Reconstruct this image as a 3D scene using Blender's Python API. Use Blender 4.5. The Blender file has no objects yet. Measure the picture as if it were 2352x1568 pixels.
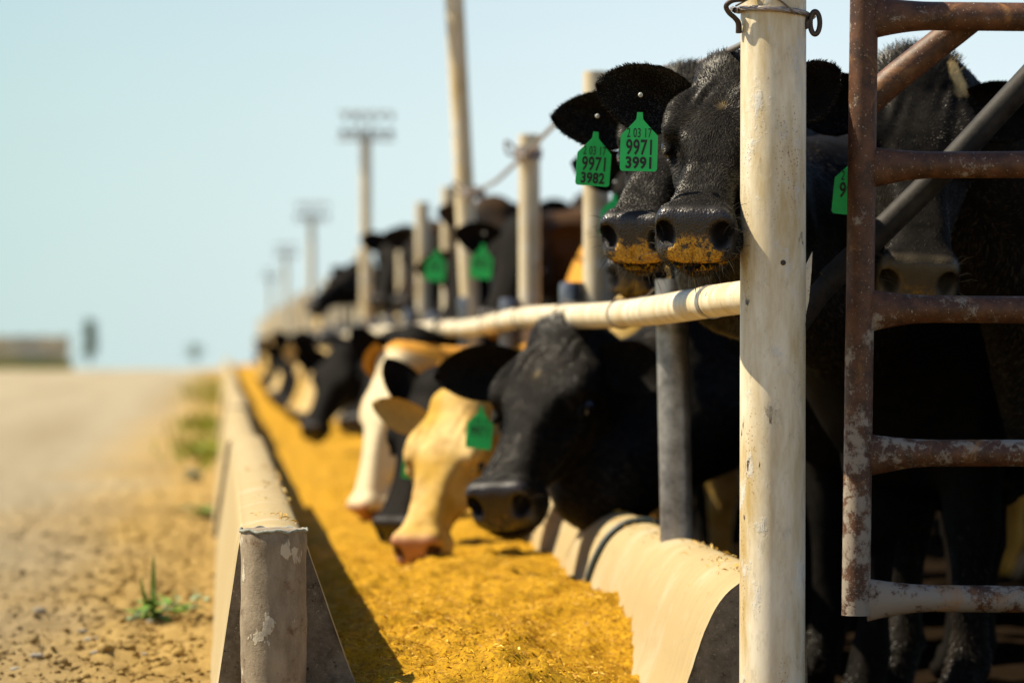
import bpy, math, random
import numpy as np
from mathutils import Vector, Matrix
random.seed(7); RNG = np.random.default_rng(7)
SC = bpy.context.scene; COL = SC.collection

# ---------------------------------------------------------------- camera, sky, sun, exposure
EYE = 0.70                      # eye height over the feed road
FPX = 7900.0                    # focal length in reference pixels (2352 wide)
VX, VY = 515.0, 795.0           # where the bunk line runs to
YAW = math.atan((1176-VX)/FPX); PIT = math.atan((VY-784)/FPX)
FW = np.array([math.sin(YAW)*math.cos(PIT), math.cos(YAW)*math.cos(PIT), math.sin(PIT)])
RT = np.array([math.cos(YAW), -math.sin(YAW), 0.0]); UP = np.cross(RT, FW)
CAM = np.array([0.0, 0.0, EYE])
def at(px, py, d):              # a point seen at (px, py) at depth d metres
    return CAM + FW*d + RT*((px-1176)/FPX*d) + UP*((784-py)/FPX*d)
def cv(a, b, c):                # right, up, towards-viewer vector -> world
    v = RT*a + UP*b - FW*c
    return v/np.linalg.norm(v)
cd = bpy.data.cameras.new("camera"); cam = bpy.data.objects.new("camera", cd); COL.objects.link(cam)
cd.sensor_width = 36.0; cd.lens = FPX/2352*36.0; cd.clip_start = 0.1; cd.clip_end = 6000
cam.matrix_world = Matrix(((RT[0], UP[0], -FW[0], 0), (RT[1], UP[1], -FW[1], 0), (RT[2], UP[2], -FW[2], EYE), (0, 0, 0, 1)))
cd.dof.use_dof = True; cd.dof.focus_distance = 6.02; cd.dof.aperture_fstop = 3.6
SC.camera = cam
SUN_EL, SUN_AZ = math.radians(53), math.radians(-79)     # azimuth from +Y, negative = left of the bunk line
sdir = Vector((math.sin(SUN_AZ)*math.cos(SUN_EL), math.cos(SUN_AZ)*math.cos(SUN_EL), math.sin(SUN_EL)))
sl = bpy.data.lights.new("sun", 'SUN'); so = bpy.data.objects.new("sun", sl); COL.objects.link(so)
sl.energy = 5.0; sl.angle = math.radians(0.5); sl.color = (1.0, 0.88, 0.67)
so.rotation_euler = sdir.to_track_quat('Z', 'Y').to_euler()
W = bpy.data.worlds.new("World"); SC.world = W; W.use_nodes = True
wn = W.node_tree; wn.nodes.clear()
sk = wn.nodes.new('ShaderNodeTexSky'); sk.sky_type = 'NISHITA'; sk.sun_disc = False
sk.sun_elevation = SUN_EL; sk.sun_rotation = SUN_AZ; sk.air_density = 1.0; sk.dust_density = 0.6; sk.ozone_density = 3.0
bg = wn.nodes.new('ShaderNodeBackground'); bg.inputs['Strength'].default_value = 0.07
wo = wn.nodes.new('ShaderNodeOutputWorld')
tcw = wn.nodes.new('ShaderNodeTexCoord'); sxw = wn.nodes.new('ShaderNodeSeparateXYZ'); wn.links.new(tcw.outputs['Generated'], sxw.inputs[0])
def wramp(a, b, va, vb):
    x = wn.nodes.new('ShaderNodeMapRange'); x.inputs[1].default_value = a; x.inputs[2].default_value = b; x.inputs[3].default_value = va; x.inputs[4].default_value = vb
    return x
rz_ = wramp(.05, .26, .88, .0); wn.links.new(sxw.outputs[2], rz_.inputs[0])          # pale dusty air low over the plain, the plain Nishita sky above
rx_ = wramp(-.12, .14, 0, 1); wn.links.new(sxw.outputs[0], rx_.inputs[0])
mh = wn.nodes.new('ShaderNodeMixRGB'); mh.inputs[1].default_value = (3.95, 5.5, 5.3, 1); mh.inputs[2].default_value = (6.4, 7.4, 7.7, 1); wn.links.new(rx_.outputs[0], mh.inputs[0])
mw = wn.nodes.new('ShaderNodeMixRGB'); wn.links.new(rz_.outputs[0], mw.inputs[0]); wn.links.new(sk.outputs[0], mw.inputs[1]); wn.links.new(mh.outputs[0], mw.inputs[2])
wn.links.new(mw.outputs[0], bg.inputs[0]); wn.links.new(bg.outputs[0], wo.inputs[0])
SC.view_settings.view_transform = 'Standard'; SC.view_settings.look = 'None'
SC.view_settings.exposure = 0.92; SC.view_settings.gamma = 1.0
SC.render.engine = 'CYCLES'
SC.cycles.use_denoising = True; SC.cycles.denoiser = 'OPENIMAGEDENOISE'
SC.cycles.max_bounces = 6; SC.cycles.transparent_max_bounces = 8

# ---------------------------------------------------------------- helpers
def lin(r, g, b): return tuple(((c/255+.055)/1.055)**2.4 if c > 10 else c/255/12.92 for c in (r, g, b))
def tag(o, label=None, cat=None, group=None, kind=None):
    if label: o['label'] = label
    if cat: o['category'] = cat
    if group: o['group'] = group
    if kind: o['kind'] = kind
    return o
def mesh_np(name, V, F, mats, parent=None, smooth=True, loc=None, midx=None):
    """V (n,3) world or local; F list of face index lists or (m,k) array"""
    me = bpy.data.meshes.new(name)
    if isinstance(F, np.ndarray):
        m, k = F.shape
        me.vertices.add(len(V)); me.vertices.foreach_set('co', np.asarray(V, np.float32).ravel())
        me.loops.add(m*k); me.loops.foreach_set('vertex_index', F.astype(np.int32).ravel())
        me.polygons.add(m); me.polygons.foreach_set('loop_start', np.arange(0, m*k, k, dtype=np.int32))
        me.update(calc_edges=True)
    else:
        me.from_pydata([tuple(map(float, v)) for v in V], [], [list(map(int, f)) for f in F]); me.update()
    if smooth: me.polygons.foreach_set('use_smooth', np.ones(len(me.polygons), bool))
    for m_ in (mats if isinstance(mats, (list, tuple)) else [mats]): me.materials.append(m_)
    if midx is not None: me.polygons.foreach_set('material_index', np.asarray(midx, np.int32))
    o = bpy.data.objects.new(name, me); COL.objects.link(o)
    if parent: o.parent = parent
    if loc is not None: o.location = tuple(map(float, loc))
    return o
def empty(name, loc):
    o = bpy.data.objects.new(name, None); COL.objects.link(o); o.location = tuple(map(float, loc)); o.empty_display_size = .05
    return o
class MB:
    def __init__(s): s.V = []; s.F = []
    def add(s, V, F):
        n = len(s.V); s.V += [tuple(map(float, v)) for v in V]; s.F += [[i+n for i in f] for f in F]
    def tube(s, pts, rad, n=14, caps=True, flat=None, twist=None):
        """pts list of 3-vectors; rad scalar/list, or (ra, rb) pairs"""
        P = [np.asarray(p, float) for p in pts]; m = len(P)
        R = rad if isinstance(rad, (list, tuple, np.ndarray)) else [rad]*m
        V = []; ref = None
        for i in range(m):
            t = P[min(i+1, m-1)]-P[max(i-1, 0)]; t = t/(np.linalg.norm(t)+1e-12)
            if ref is None:
                ref = np.array([0, 0, 1.0]) if abs(t[2]) < .9 else np.array([0, -1.0, 0])
            a = ref-t*np.dot(ref, t); a /= np.linalg.norm(a)+1e-12; b = np.cross(t, a); ref = a
            ra, rb = (R[i] if isinstance(R[i], (tuple, list)) else (R[i], R[i]))
            for k in range(n):
                w = 2*math.pi*k/n
                V.append(P[i]+a*math.cos(w)*ra+b*math.sin(w)*rb)
        F = [[i*n+k, i*n+(k+1) % n, (i+1)*n+(k+1) % n, (i+1)*n+k] for i in range(m-1) for k in range(n)]
        if caps: F += [list(range(n))[::-1], [(m-1)*n+k for k in range(n)]]
        s.add(V, F)
    def box(s, c, h, R=None):
        c = np.asarray(c, float); R = np.eye(3) if R is None else R
        V = [c+R@np.array([x*h[0], y*h[1], z*h[2]]) for x in (-1, 1) for y in (-1, 1) for z in (-1, 1)]
        s.add(V, [[0, 1, 3, 2], [4, 6, 7, 5], [0, 4, 5, 1], [2, 3, 7, 6], [0, 2, 6, 4], [1, 5, 7, 3]])
    def build(s, name, mat_, parent=None, loc=None, smooth=True, sharp=40):
        V = np.array(s.V); 
        if loc is not None and parent is None: V = V-np.asarray(loc)
        if parent is not None: V = V-np.array(parent_loc(parent)); 
        o = mesh_np(name, V, s.F, mat_, parent, smooth, loc if parent is None else None)
        if smooth and sharp:
            try: o.data.set_sharp_from_angle(angle=math.radians(sharp))
            except Exception: pass
        return o
def parent_loc(p):
    l = np.zeros(3)
    while p is not None: l = l+np.array(p.location); p = p.parent
    return l
def curve_pts(ctrl, n=40):      # Catmull-Rom through control points
    C = [np.asarray(c, float) for c in ctrl]; C = [2*C[0]-C[1]]+C+[2*C[-1]-C[-2]]
    out = []; segs = len(C)-3
    for i in range(segs):
        p0, p1, p2, p3 = C[i:i+4]; k = max(2, n//segs)
        for j in range(k+(1 if i == segs-1 else 0)):
            t = j/k
            out.append(.5*((2*p1)+(-p0+p2)*t+(2*p0-5*p1+4*p2-p3)*t*t+(-p0+3*p1-3*p2+p3)*t**3))
    return out
def hash3(i, j, k, seed):
    h = (i*374761393+j*668265263+k*2147483647+seed*1274126177) & 0xffffffff
    h = ((h ^ (h >> 13))*1274126177) & 0xffffffff
    return ((h ^ (h >> 16)) & 0xffff)/65535.0
def vnoise(P, seed=0):          # value noise, -1..1
    P = np.asarray(P, float); I = np.floor(P).astype(np.int64); f = P-I; f = f*f*(3-2*f)
    r = 0
    for a in (0, 1):
        for b in (0, 1):
            for c in (0, 1):
                w = (f[..., 0] if a else 1-f[..., 0])*(f[..., 1] if b else 1-f[..., 1])*(f[..., 2] if c else 1-f[..., 2])
                r = r+w*hash3(I[..., 0]+a, I[..., 1]+b, I[..., 2]+c, seed)
    return r*2-1
def fbm(P, oct=4, seed=0):
    r = 0; a = .5; P = np.asarray(P, float)
    for o in range(oct): r = r+a*vnoise(P*2**o, seed+o); a *= .5
    return r

# ---------------------------------------------------------------- materials
class NT:
    def __init__(s, name):
        s.m = bpy.data.materials.new(name); s.m.use_nodes = True; s.t = s.m.node_tree; s.t.nodes.clear()
        s.out = s.n('OutputMaterial'); s.p = s.n('BsdfPrincipled'); s.l(s.p.outputs[0], s.out.inputs[0])
        s.tc = s.n('TexCoord')
    def n(s, t, **kw):
        x = s.t.nodes.new('ShaderNode'+t)
        for k, v in kw.items(): setattr(x, k, v)
        return x
    def l(s, a, b): s.t.links.new(a, b)
    def setp(s, **kw):
        for k, v in kw.items():
            i = s.p.inputs[{'base': 'Base Color', 'rough': 'Roughness', 'metal': 'Metallic', 'spec': 'Specular IOR Level', 'normal': 'Normal', 'sub': 'Subsurface Weight', 'trans': 'Transmission Weight'}[k]]
            if hasattr(v, 'is_linked'): s.l(v, i)
            else: i.default_value = (*v, 1) if isinstance(v, tuple) else v
    def coord(s, scale=(1, 1, 1), kind='Object'):
        mp = s.n('Mapping'); mp.inputs['Scale'].default_value = scale; s.l(s.tc.outputs[kind], mp.inputs[0]); return mp.outputs[0]
    def noise(s, scale=5, detail=4, rough=.6, vec=None, dist=0.0):
        x = s.n('TexNoise'); x.inputs['Scale'].default_value = scale; x.inputs['Detail'].default_value = detail
        x.inputs['Roughness'].default_value = rough; x.inputs['Distortion'].default_value = dist
        s.l(vec if vec is not None else s.tc.outputs['Object'], x.inputs['Vector']); return x.outputs['Fac']
    def vor(s, scale=5, vec=None, feature='F1', out='Distance'):
        x = s.n('TexVoronoi', feature=feature); x.inputs['Scale'].default_value = scale
        s.l(vec if vec is not None else s.tc.outputs['Object'], x.inputs['Vector']); return x.outputs[out]
    def ramp(s, f, a, b, va=0.0, vb=1.0):   # clamped linear map
        x = s.n('MapRange'); x.inputs[1].default_value = a; x.inputs[2].default_value = b
        x.inputs[3].default_value = va; x.inputs[4].default_value = vb; s.l(f, x.inputs[0]); return x.outputs[0]
    def mix(s, f, a, b):
        x = s.n('MixRGB')
        for i, v in enumerate((f, a, b)):
            if hasattr(v, 'is_linked'): s.l(v, x.inputs[i])
            else: x.inputs[i].default_value = (*v, 1) if isinstance(v, tuple) else v
        return x.outputs[0]
    def math(s, op, a, b=0.0):
        x = s.n('Math', operation=op)
        for i, v in enumerate((a, b)):
            if hasattr(v, 'is_linked'): s.l(v, x.inputs[i])
            else: x.inputs[i].default_value = v
        return x.outputs[0]
    def bump(s, h, strength=.3, dist=.01):
        x = s.n('Bump'); x.inputs['Strength'].default_value = strength; x.inputs['Distance'].default_value = dist
        s.l(h, x.inputs['Height']); return x.outputs[0]
    def attr(s, name, out='Color'):
        x = s.n('Attribute'); x.attribute_name = name; return x.outputs[out]

def m_paint(name, base=(.74, .68, .53), stain=(.42, .30, .11), rust=.62, grime=.5):
    k = NT(name); st = k.coord((14, 14, 3.2))
    c = k.mix(k.ramp(k.noise(1.0, 5, .65, st), .38, .66), base, stain)
    c = k.mix(k.ramp(k.noise(2.1, 6, .7, k.coord((9, 9, 6))), .56, .64, 0, .75), c, (.56, .56, .52))     # flaked to a paler coat
    c = k.mix(k.ramp(k.noise(7, 6, .75, k.coord((6, 6, 3))), .55, .75, 0, grime), c, (.17, .13, .08))       # grime
    spots = k.math('MULTIPLY', k.ramp(k.vor(170), .0, .34, 1, 0), k.ramp(k.noise(3.2, 3, .6, k.coord((5, 5, .9))), rust-.10, rust))
    c = k.mix(spots, c, (.15, .045, .008))
    big = k.math('MULTIPLY', k.ramp(k.noise(38, 4, .55, k.coord((1, 1, .55))), .665, .69), k.ramp(k.noise(9, 2), .44, .55))
    c = k.mix(big, c, (.045, .025, .015))
    h = k.math('ADD', k.ramp(k.noise(2.1, 6, .7, k.coord((9, 9, 6))), .56, .64), k.math('MULTIPLY', k.noise(120, 4), .4))
    k.setp(base=c, rough=.42, spec=.5, normal=k.bump(h, .35, .0015)); return k.m
def m_rust():
    k = NT('rusty_pipe')
    c = k.mix(k.ramp(k.noise(30, 5, .7), .35, .7), (.040, .017, .008), (.135, .055, .022))
    geo = k.n('NewGeometry'); sx = k.n('SeparateXYZ'); k.l(geo.outputs['Position'], sx.inputs[0])
    low = k.ramp(sx.outputs[2], .25, 1.05, .125, -.035)               # dried mud thickens towards the ground
    mud = k.ramp(k.math('ADD', k.noise(17, 8, .78), low), .565, .63)
    c = k.mix(mud, c, (.27, .23, .18))
    c = k.mix(k.ramp(k.noise(230, 2, .5), .66, .72), c, (.30, .24, .18))
    c = k.mix(k.ramp(k.noise(9, 5, .7, dist=1.0), .56, .72, 0, .85), c, (.33, .155, .045))
    k.setp(base=c, rough=.55, spec=.4, normal=k.bump(k.math('ADD', k.noise(90, 5), mud), .35, .002)); return k.m
def m_concrete(name='concrete', a=(.40, .308, .152), b=(.27, .207, .102), grain=1.0):
    k = NT(name); geo = k.n('NewGeometry')
    mp = k.n('Mapping'); mp.inputs['Scale'].default_value = (1, 26, 1.0); k.l(geo.outputs['Position'], mp.inputs[0])
    streak = k.noise(3.0, 6, .7, mp.outputs[0])
    blot = k.noise(5.0, 6, .65)
    c = k.mix(k.ramp(streak, .2, .95), a, b)
    c = k.mix(k.ramp(blot, .5, .75, 0, .55), c, (.47, .42, .32))
    c = k.mix(k.ramp(k.noise(60, 4, .7), .60, .72, 0, .6), c, (.16, .12, .07))
    h = k.math('ADD', k.math('MULTIPLY', streak, .25), k.math('MULTIPLY', k.noise(220, 4, .7), .5))
    k.setp(base=c, rough=.85, spec=.25, normal=k.bump(h, .5*grain, .003)); return k.m
def m_rough_concrete():
    k = NT('broken_concrete'); c = k.mix(k.ramp(k.noise(28, 6, .75), .35, .7), (.12, .095, .065), (.30, .25, .18))
    c = k.mix(k.ramp(k.noise(130, 4, .8), .60, .68), c, (.42, .36, .26))
    c = k.mix(k.ramp(k.noise(70, 4, .8), .62, .70), c, (.04, .033, .025))
    k.setp(base=c, rough=.9, spec=.2, normal=k.bump(k.noise(90, 7, .8), .9, .006)); return k.m
def m_weathered():
    k = NT('weathered_post'); c = k.mix(k.ramp(k.noise(1.5, 6, .7, k.coord((22, 22, 7))), .35, .7), (.19, .15, .10), (.32, .26, .18))
    c = k.mix(k.ramp(k.noise(210, 4, .7), .58, .74, 0, .7), c, (.36, .29, .18))
    c = k.mix(k.ramp(k.noise(26, 4, .7), .58, .70), c, (.12, .075, .04))
    flake = k.ramp(k.noise(17, 4, .6, k.coord((1.2, 1.2, .55))), .615, .628)
    c = k.mix(flake, c, (.46, .41, .31))
    c = k.mix(k.ramp(k.noise(9, 6, .75), .5, .68, 0, .6), c, (.10, .075, .05)); k.setp(base=c, rough=.75, spec=.3, normal=k.bump(k.math('ADD', k.noise(160, 5, .7), flake), .6, .002)); return k.m
def m_feed():
    k = NT('ground_feed'); 
    c = k.mix(k.ramp(k.noise(95, 5, .7), .32, .68), (.22, .104, .001), (.58, .318, .002))
    c = k.mix(k.ramp(k.noise(260, 3, .6), .66, .72), c, (.74, .52, .10))
    c = k.mix(k.ramp(k.noise(9, 4, .6), .52, .75, 0, .5), c, (.33, .16, .004))
    k.setp(base=c, rough=.8, spec=.2, normal=k.bump(k.noise(170, 6, .75), .8, .006)); return k.m
def m_flake():
    k = NT('feed_flake'); a = k.attr('tint'); k.setp(base=a, rough=.6, spec=.3); return k.m
def m_dirt():
    k = NT('dry_dirt'); geo = k.n('NewGeometry'); pos = geo.outputs['Position']
    c = k.mix(k.ramp(k.noise(1.1, 6, .65, pos), .35, .7), (.44, .295, .095), (.30, .195, .062))
    sx = k.n('SeparateXYZ'); k.l(pos, sx.inputs[0])
    road = k.ramp(k.math('ADD', sx.outputs[0], k.math('MULTIPLY', k.noise(.5, 3, .5, pos), .9)), -.55, .15, 1, 0)
    c = k.mix(k.math('MULTIPLY', road, .8), c, k.mix(k.noise(.6, 5, .6, pos), (.35, .315, .225), (.30, .27, .205)))
    mp = k.n('Mapping'); mp.inputs['Scale'].default_value = (1.6, .06, 1); k.l(pos, mp.inputs[0])
    c = k.mix(k.ramp(k.noise(1.0, 4, .6, mp.outputs[0]), .45, .70, 0, .7), c, (.235, .185, .11))
    c = k.mix(k.ramp(k.noise(38, 5, .75, pos), .58, .70, 0, .7), c, (.20, .14, .06))
    k.setp(base=c, rough=.95, spec=.15, normal=k.bump(k.noise(24, 8, .75, pos), .8, .03)); return k.m
def m_simple(name, col, rough=.6, metal=0.0, spec=.5, var=.25, vs=40, bump=0.0):
    k = NT(name); c = k.mix(k.ramp(k.noise(vs, 4, .65), .3, .75), tuple(v*(1-var) for v in col), tuple(min(1, v*(1+var)) for v in col))
    k.setp(base=c, rough=rough, metal=metal, spec=spec)
    if bump: k.setp(normal=k.bump(k.noise(vs*3, 4), bump, .002))
    return k.m
def m_hide():
    k = NT('cattle_hide'); c = k.attr('coat'); w = k.attr('wet', 'Fac'); f = k.attr('feed', 'Fac')
    n = k.noise(55, 5, .7); c = k.mix(k.ramp(n, .35, .7, 0, .45), c, k.mix(.5, c, (.03, .024, .018)))
    fe = k.math('MULTIPLY', k.ramp(f, .02, .6), k.ramp(k.math('ADD', k.noise(60, 6, .8), k.math('MULTIPLY', f, .12)), .53, .58))
    feedc = k.mix(k.ramp(k.noise(260, 3), .35, .65), (.22, .085, .003), (.62, .34, .02))
    c = k.mix(fe, c, feedc)
    rough = k.math('ADD', k.ramp(w, 0, 1, .65, .20), k.math('MULTIPLY', fe, .4))
    h = k.math('ADD', k.math('MULTIPLY', k.noise(170, 4, .7, k.coord((1, 1, .35))), .55), k.math('MULTIPLY', fe, .8))
    h = k.math('ADD', h, k.math('MULTIPLY', k.math('MULTIPLY', k.vor(260), w), 1.3))
    k.setp(base=c, rough=rough, spec=k.ramp(w, 0, 1, .04, .5), normal=k.bump(h, .45, .0025)); return k.m
def m_hair():
    k = NT('cattle_hair'); c = k.attr('coat'); k.setp(base=c, rough=.40, spec=.15); return k.m
M = dict(paint=m_paint('cream_paint'), paint_far=m_paint('cream_paint_rail', (.72, .64, .46), (.50, .37, .17), .66, .3), rust=m_rust(),
    conc=m_concrete(), rough=m_rough_concrete(), weather=m_weathered(), feed=m_feed(), flake=m_flake(), dirt=m_dirt(),
    post=m_paint('worn_post_paint', (.58, .51, .36), (.42, .31, .15), .6, .6), steel=m_simple('worn_bare_pipe', (.27, .26, .25), .36, .6, .5, .55, 22, .2), steelrust=m_simple('muddy_pipe', (.017, .015, .013), .65, 0, .25, .85, 24, .4), cap=m_simple('bare_pipe_cap', (.16, .16, .17), .3, .7, .5, .4, 26, .2),
    rope=m_simple('wire_rope', (.33, .28, .24), .42, .7, .5, .3, 200), dark=m_simple('dark_iron', (.055, .04, .034), .5, .5, .5, .4, 60, .4),
    wire=m_simple('rusty_wire', (.16, .12, .08), .5, .5, .5, .3, 90), joint_dark=m_simple('dark_joint', (.018, .03, .028), .5),
    tagg=m_simple('green_plastic', (.002, .52, .105), .42, 0, .5, .12, 30), ink=m_simple('tag_ink', (.006, .012, .010), .6),
    hide=m_hide(), hair=m_hair(), eye=m_simple('dark_eye', (.006, .005, .005), .06, 0, .8, .1),
    leaf=m_simple('weed_leaf', (.12, .22, .02), .5, 0, .4, .35, 60), leaf2=m_simple('pale_weed_leaf', (.22, .30, .16), .5, 0, .4, .25, 60),
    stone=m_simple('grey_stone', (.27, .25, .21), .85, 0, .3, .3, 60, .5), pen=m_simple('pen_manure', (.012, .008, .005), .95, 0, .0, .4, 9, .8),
    tree=m_simple('tree_foliage', (.11, .17, .12), .7, 0, .3, .3, 2), trunk=m_simple('tree_bark', (.10, .08, .06), .9), hay=m_simple('baled_hay', (.62, .54, .40), .9, 0, .2, .25, 3),  # foliage and hay colours lightened to stand in for distance haze
    green=m_simple('roadside_grass', (.27, .29, .03), .7, 0, .3, .3, 8), yel=m_simple('yellow_plastic', (.6, .4, .02), .5), sign=m_simple('lamp_metal', (.46, .45, .41), .6, .3, .5, .3, 30))
# ---------------------------------------------------------------- ground, road, pen
def gz(X, Y):                    # height of the road side
    P = np.stack([X, Y, 0*X], -1)
    z = .012*fbm(P*1.3, 3, 3)*np.clip((Y-3)/4, 0, 1)
    bank = np.exp(-((X+.32)/.28)**2)*.018
    near = np.clip((26-Y)/8, 0, 1)*np.clip((X+2.4)/.8, 0, 1)
    z = z+bank+near*(.034*np.abs(fbm(P*9, 4, 5))+.026*np.maximum(0, fbm(P*24, 3, 9)))
    z = z-np.clip((X-.06)/.2, 0, 1)*.22
    far = np.clip(Y-104, 0, None); z = z-far*.05*np.clip(far/30, 0, 1)
    return z
xs = np.concatenate([-np.geomspace(900, 2.4, 26), np.arange(-2.3, -.9, .03), np.arange(-.9, .12, .0125), np.geomspace(.13, 900, 22)])
ys = np.concatenate([np.arange(-30, 5, 5.), np.arange(5.5, 7, .1), np.arange(7, 13, .018), np.arange(13, 27, .07), np.geomspace(27, 1500, 60)])
GX, GY = np.meshgrid(xs, ys, indexing='ij'); GZ = gz(GX, GY)
V = np.stack([GX, GY, GZ], -1).reshape(-1, 3); nx, ny = len(xs), len(ys)
ii, jj = np.meshgrid(np.arange(nx-1), np.arange(ny-1), indexing='ij'); a = (ii*ny+jj).ravel()
tag(mesh_np('ground', V, np.stack([a, a+ny, a+ny+1, a+1], -1), M['dirt']), 'dry tan dirt feed road with loose clods beside the bunk', 'road', kind='structure')
px_ = np.concatenate([np.arange(1.02, 3.5, .04), np.geomspace(3.6, 290, 24)]); py_ = np.concatenate([np.arange(4.6, 8, .05), np.geomspace(8.1, 160, 60)])
PX, PY = np.meshgrid(px_, py_, indexing='ij'); PP = np.stack([PX, PY, 0*PX], -1)
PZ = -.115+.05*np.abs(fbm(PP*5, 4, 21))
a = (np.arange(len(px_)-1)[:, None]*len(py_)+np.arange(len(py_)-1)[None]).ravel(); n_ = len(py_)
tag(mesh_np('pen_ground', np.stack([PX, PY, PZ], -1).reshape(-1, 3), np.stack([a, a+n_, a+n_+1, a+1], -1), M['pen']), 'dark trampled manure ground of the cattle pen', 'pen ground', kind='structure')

# ---------------------------------------------------------------- concrete bunk
def sweep(profile, y0, y1, dy, rough_ends, dx=0, dz=0, seed=0, amp=.0025, ball=.0):
    """solid swept along Y; profile closes on itself; returns verts, faces, material index"""
    pr = np.array(curve_pts(profile, 72)); n = len(pr); Y = np.arange(y0, y1+dy*.5, dy); Y[-1] = y1
    V = []
    cen = pr.mean(0)
    for k, y in enumerate(Y):
        e = min(y-y0, y1-y); s = 1-ball*math.exp(-e/.02)
        p = cen+(pr-cen)*s
        P3 = np.stack([p[:, 0]+dx, np.full(n, y), p[:, 1]+dz], -1)
        d = amp*fbm(P3*np.array([14, 5, 14.]), 3, seed)
        if k in (0, len(Y)-1): P3[:, 1] += .010*fbm(P3*np.array([40, 0, 40.]), 4, seed+5)*rough_ends
        P3[:, 0] += d; P3[:, 2] += d
        V.append(P3)
    m = len(Y); V = np.concatenate(V)
    F = [[i*n+k, i*n+(k+1) % n, (i+1)*n+(k+1) % n, (i+1)*n+k] for i in range(m-1) for k in range(n)]
    F += [list(range(n))[::-1], [(m-1)*n+k for k in range(n)]]
    return V, F, [0]*((m-1)*n)+[1, 1]
OUT_P = [(-.045, EYE-.80), (-.012, EYE-.58), (.012, EYE-.42), (.026, EYE-.335), (.042, EYE-.322), (.085, EYE-.3135), (.125, EYE-.321), (.143, EYE-.342), (.160, EYE-.39), (.225, EYE-.575), (.30, EYE-.76)]
INN_P = [(.62, EYE-.84), (.75, EYE-.76), (.80, EYE-.695), (.832, EYE-.625), (.853, EYE-.56), (.872, EYE-.508), (.898, EYE-.460), (.93, EYE-.429), (.968, EYE-.414), (1.008, EYE-.418), (1.045, EYE-.45), (1.06, EYE-.52), (1.07, EYE-.84)]
bunk = tag(empty('feed_bunk', (.5, 6.1, 0)), 'long tan concrete feed trough with rounded lips running to the horizon', 'feed trough')
def bunk_wall(nm, prof, y0, y1, dy, dx, dz, seed, lab=None):
    V, F, mi = sweep(prof, y0, y1, dy, 1 if y0 < 8 else .2, dx, dz, seed, .0013, .03)
    o = mesh_np(nm, V-np.array([.5, 6.1, 0]), F, [M['conc'], M['rough']], bunk, True, midx=mi)
    o.data.set_sharp_from_angle(angle=math.radians(50))
    if lab: o['label'] = lab
yo = [6.045, 12.35, 18.6, 24.8, 31, 43.4, 55.8, 68, 84, 104]
for i in range(len(yo)-1):
    bunk_wall('outer_wall', OUT_P, yo[i]+(.012 if i else 0), yo[i+1]-.012, .06 if i < 1 else .5, (0, -.018, -.006, -.020, -.01, -.015, -.02, -.015, -.02)[i], (0, -.012, -.004, -.010, -.006, -.01, -.01, -.005, -.01)[i], i)
yi = [6.20, 8.035, 10.1, 10.55, 12.6, 18.7, 24.8, 31, 43.4, 55.8, 68, 84, 104]
for i in range(len(yi)-1):
    bunk_wall('inner_wall', INN_P, yi[i]+(.006 if i else 0), yi[i+1]-.006, .04 if i < 3 else .5, (0, .004, -.003, .004, 0, .01, 0, .006, -.004, .01, 0, 0)[i], 0, 20+i)
b = MB(); b.box((.44, 55, EYE-.86), (.36, 49, .04)); b.build('trough_floor', M['conc'], bunk)
# dark strip along the joint of the cow side lip
b = MB(); pts = [(p[0]+(.006 if p[0] < .96 else 0)*-1, 8.035, p[1]+.004) for p in curve_pts(INN_P[2:11], 40)]
b.tube(pts, .0085, 10); tag(b.build('joint_strip', M['joint_dark'], loc=(.9, 8.035, EYE-.5)), 'dark strip curving over the joint in the near concrete lip', 'strap')
# short painted pipe cast against the end of the outer wall
pb = tag(empty('bunk_end_post', (.0855, 5.985, 0)), 'short weathered round post with flaked paint at the end of the outer trough wall', 'post')
b = MB(); rr = .0572
for k in range(14):
    pass
zz = np.concatenate([np.linspace(-.05, EYE-.335, 30), [EYE-.325, EYE-.3195, EYE-.3165]])
b.tube([(.0855, 5.985, z) for z in zz], [rr+.0009*math.sin(z*37)+.0006*math.sin(z*91) for z in zz[:-3]]+[rr, rr-.0006, rr-.004], 48, caps=True)
b.build('post_body', M['weather'], pb)
b = MB(); rim = [(.0855+math.cos(w)*(rr+.0006), 5.985+math.sin(w)*(rr+.0006), EYE-.3185+.0016*math.sin(w*7)+.0012*math.sin(w*13+1)) for w in np.linspace(0, 2*math.pi, 60)]
b.tube(rim, .0026, 8, caps=False); b.build('rim', m_simple('grey_green_rim', (.25, .26, .22), .85, 0, .3, .5, 130, .6), pb)  # uneven grey-green bead round the post top

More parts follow.
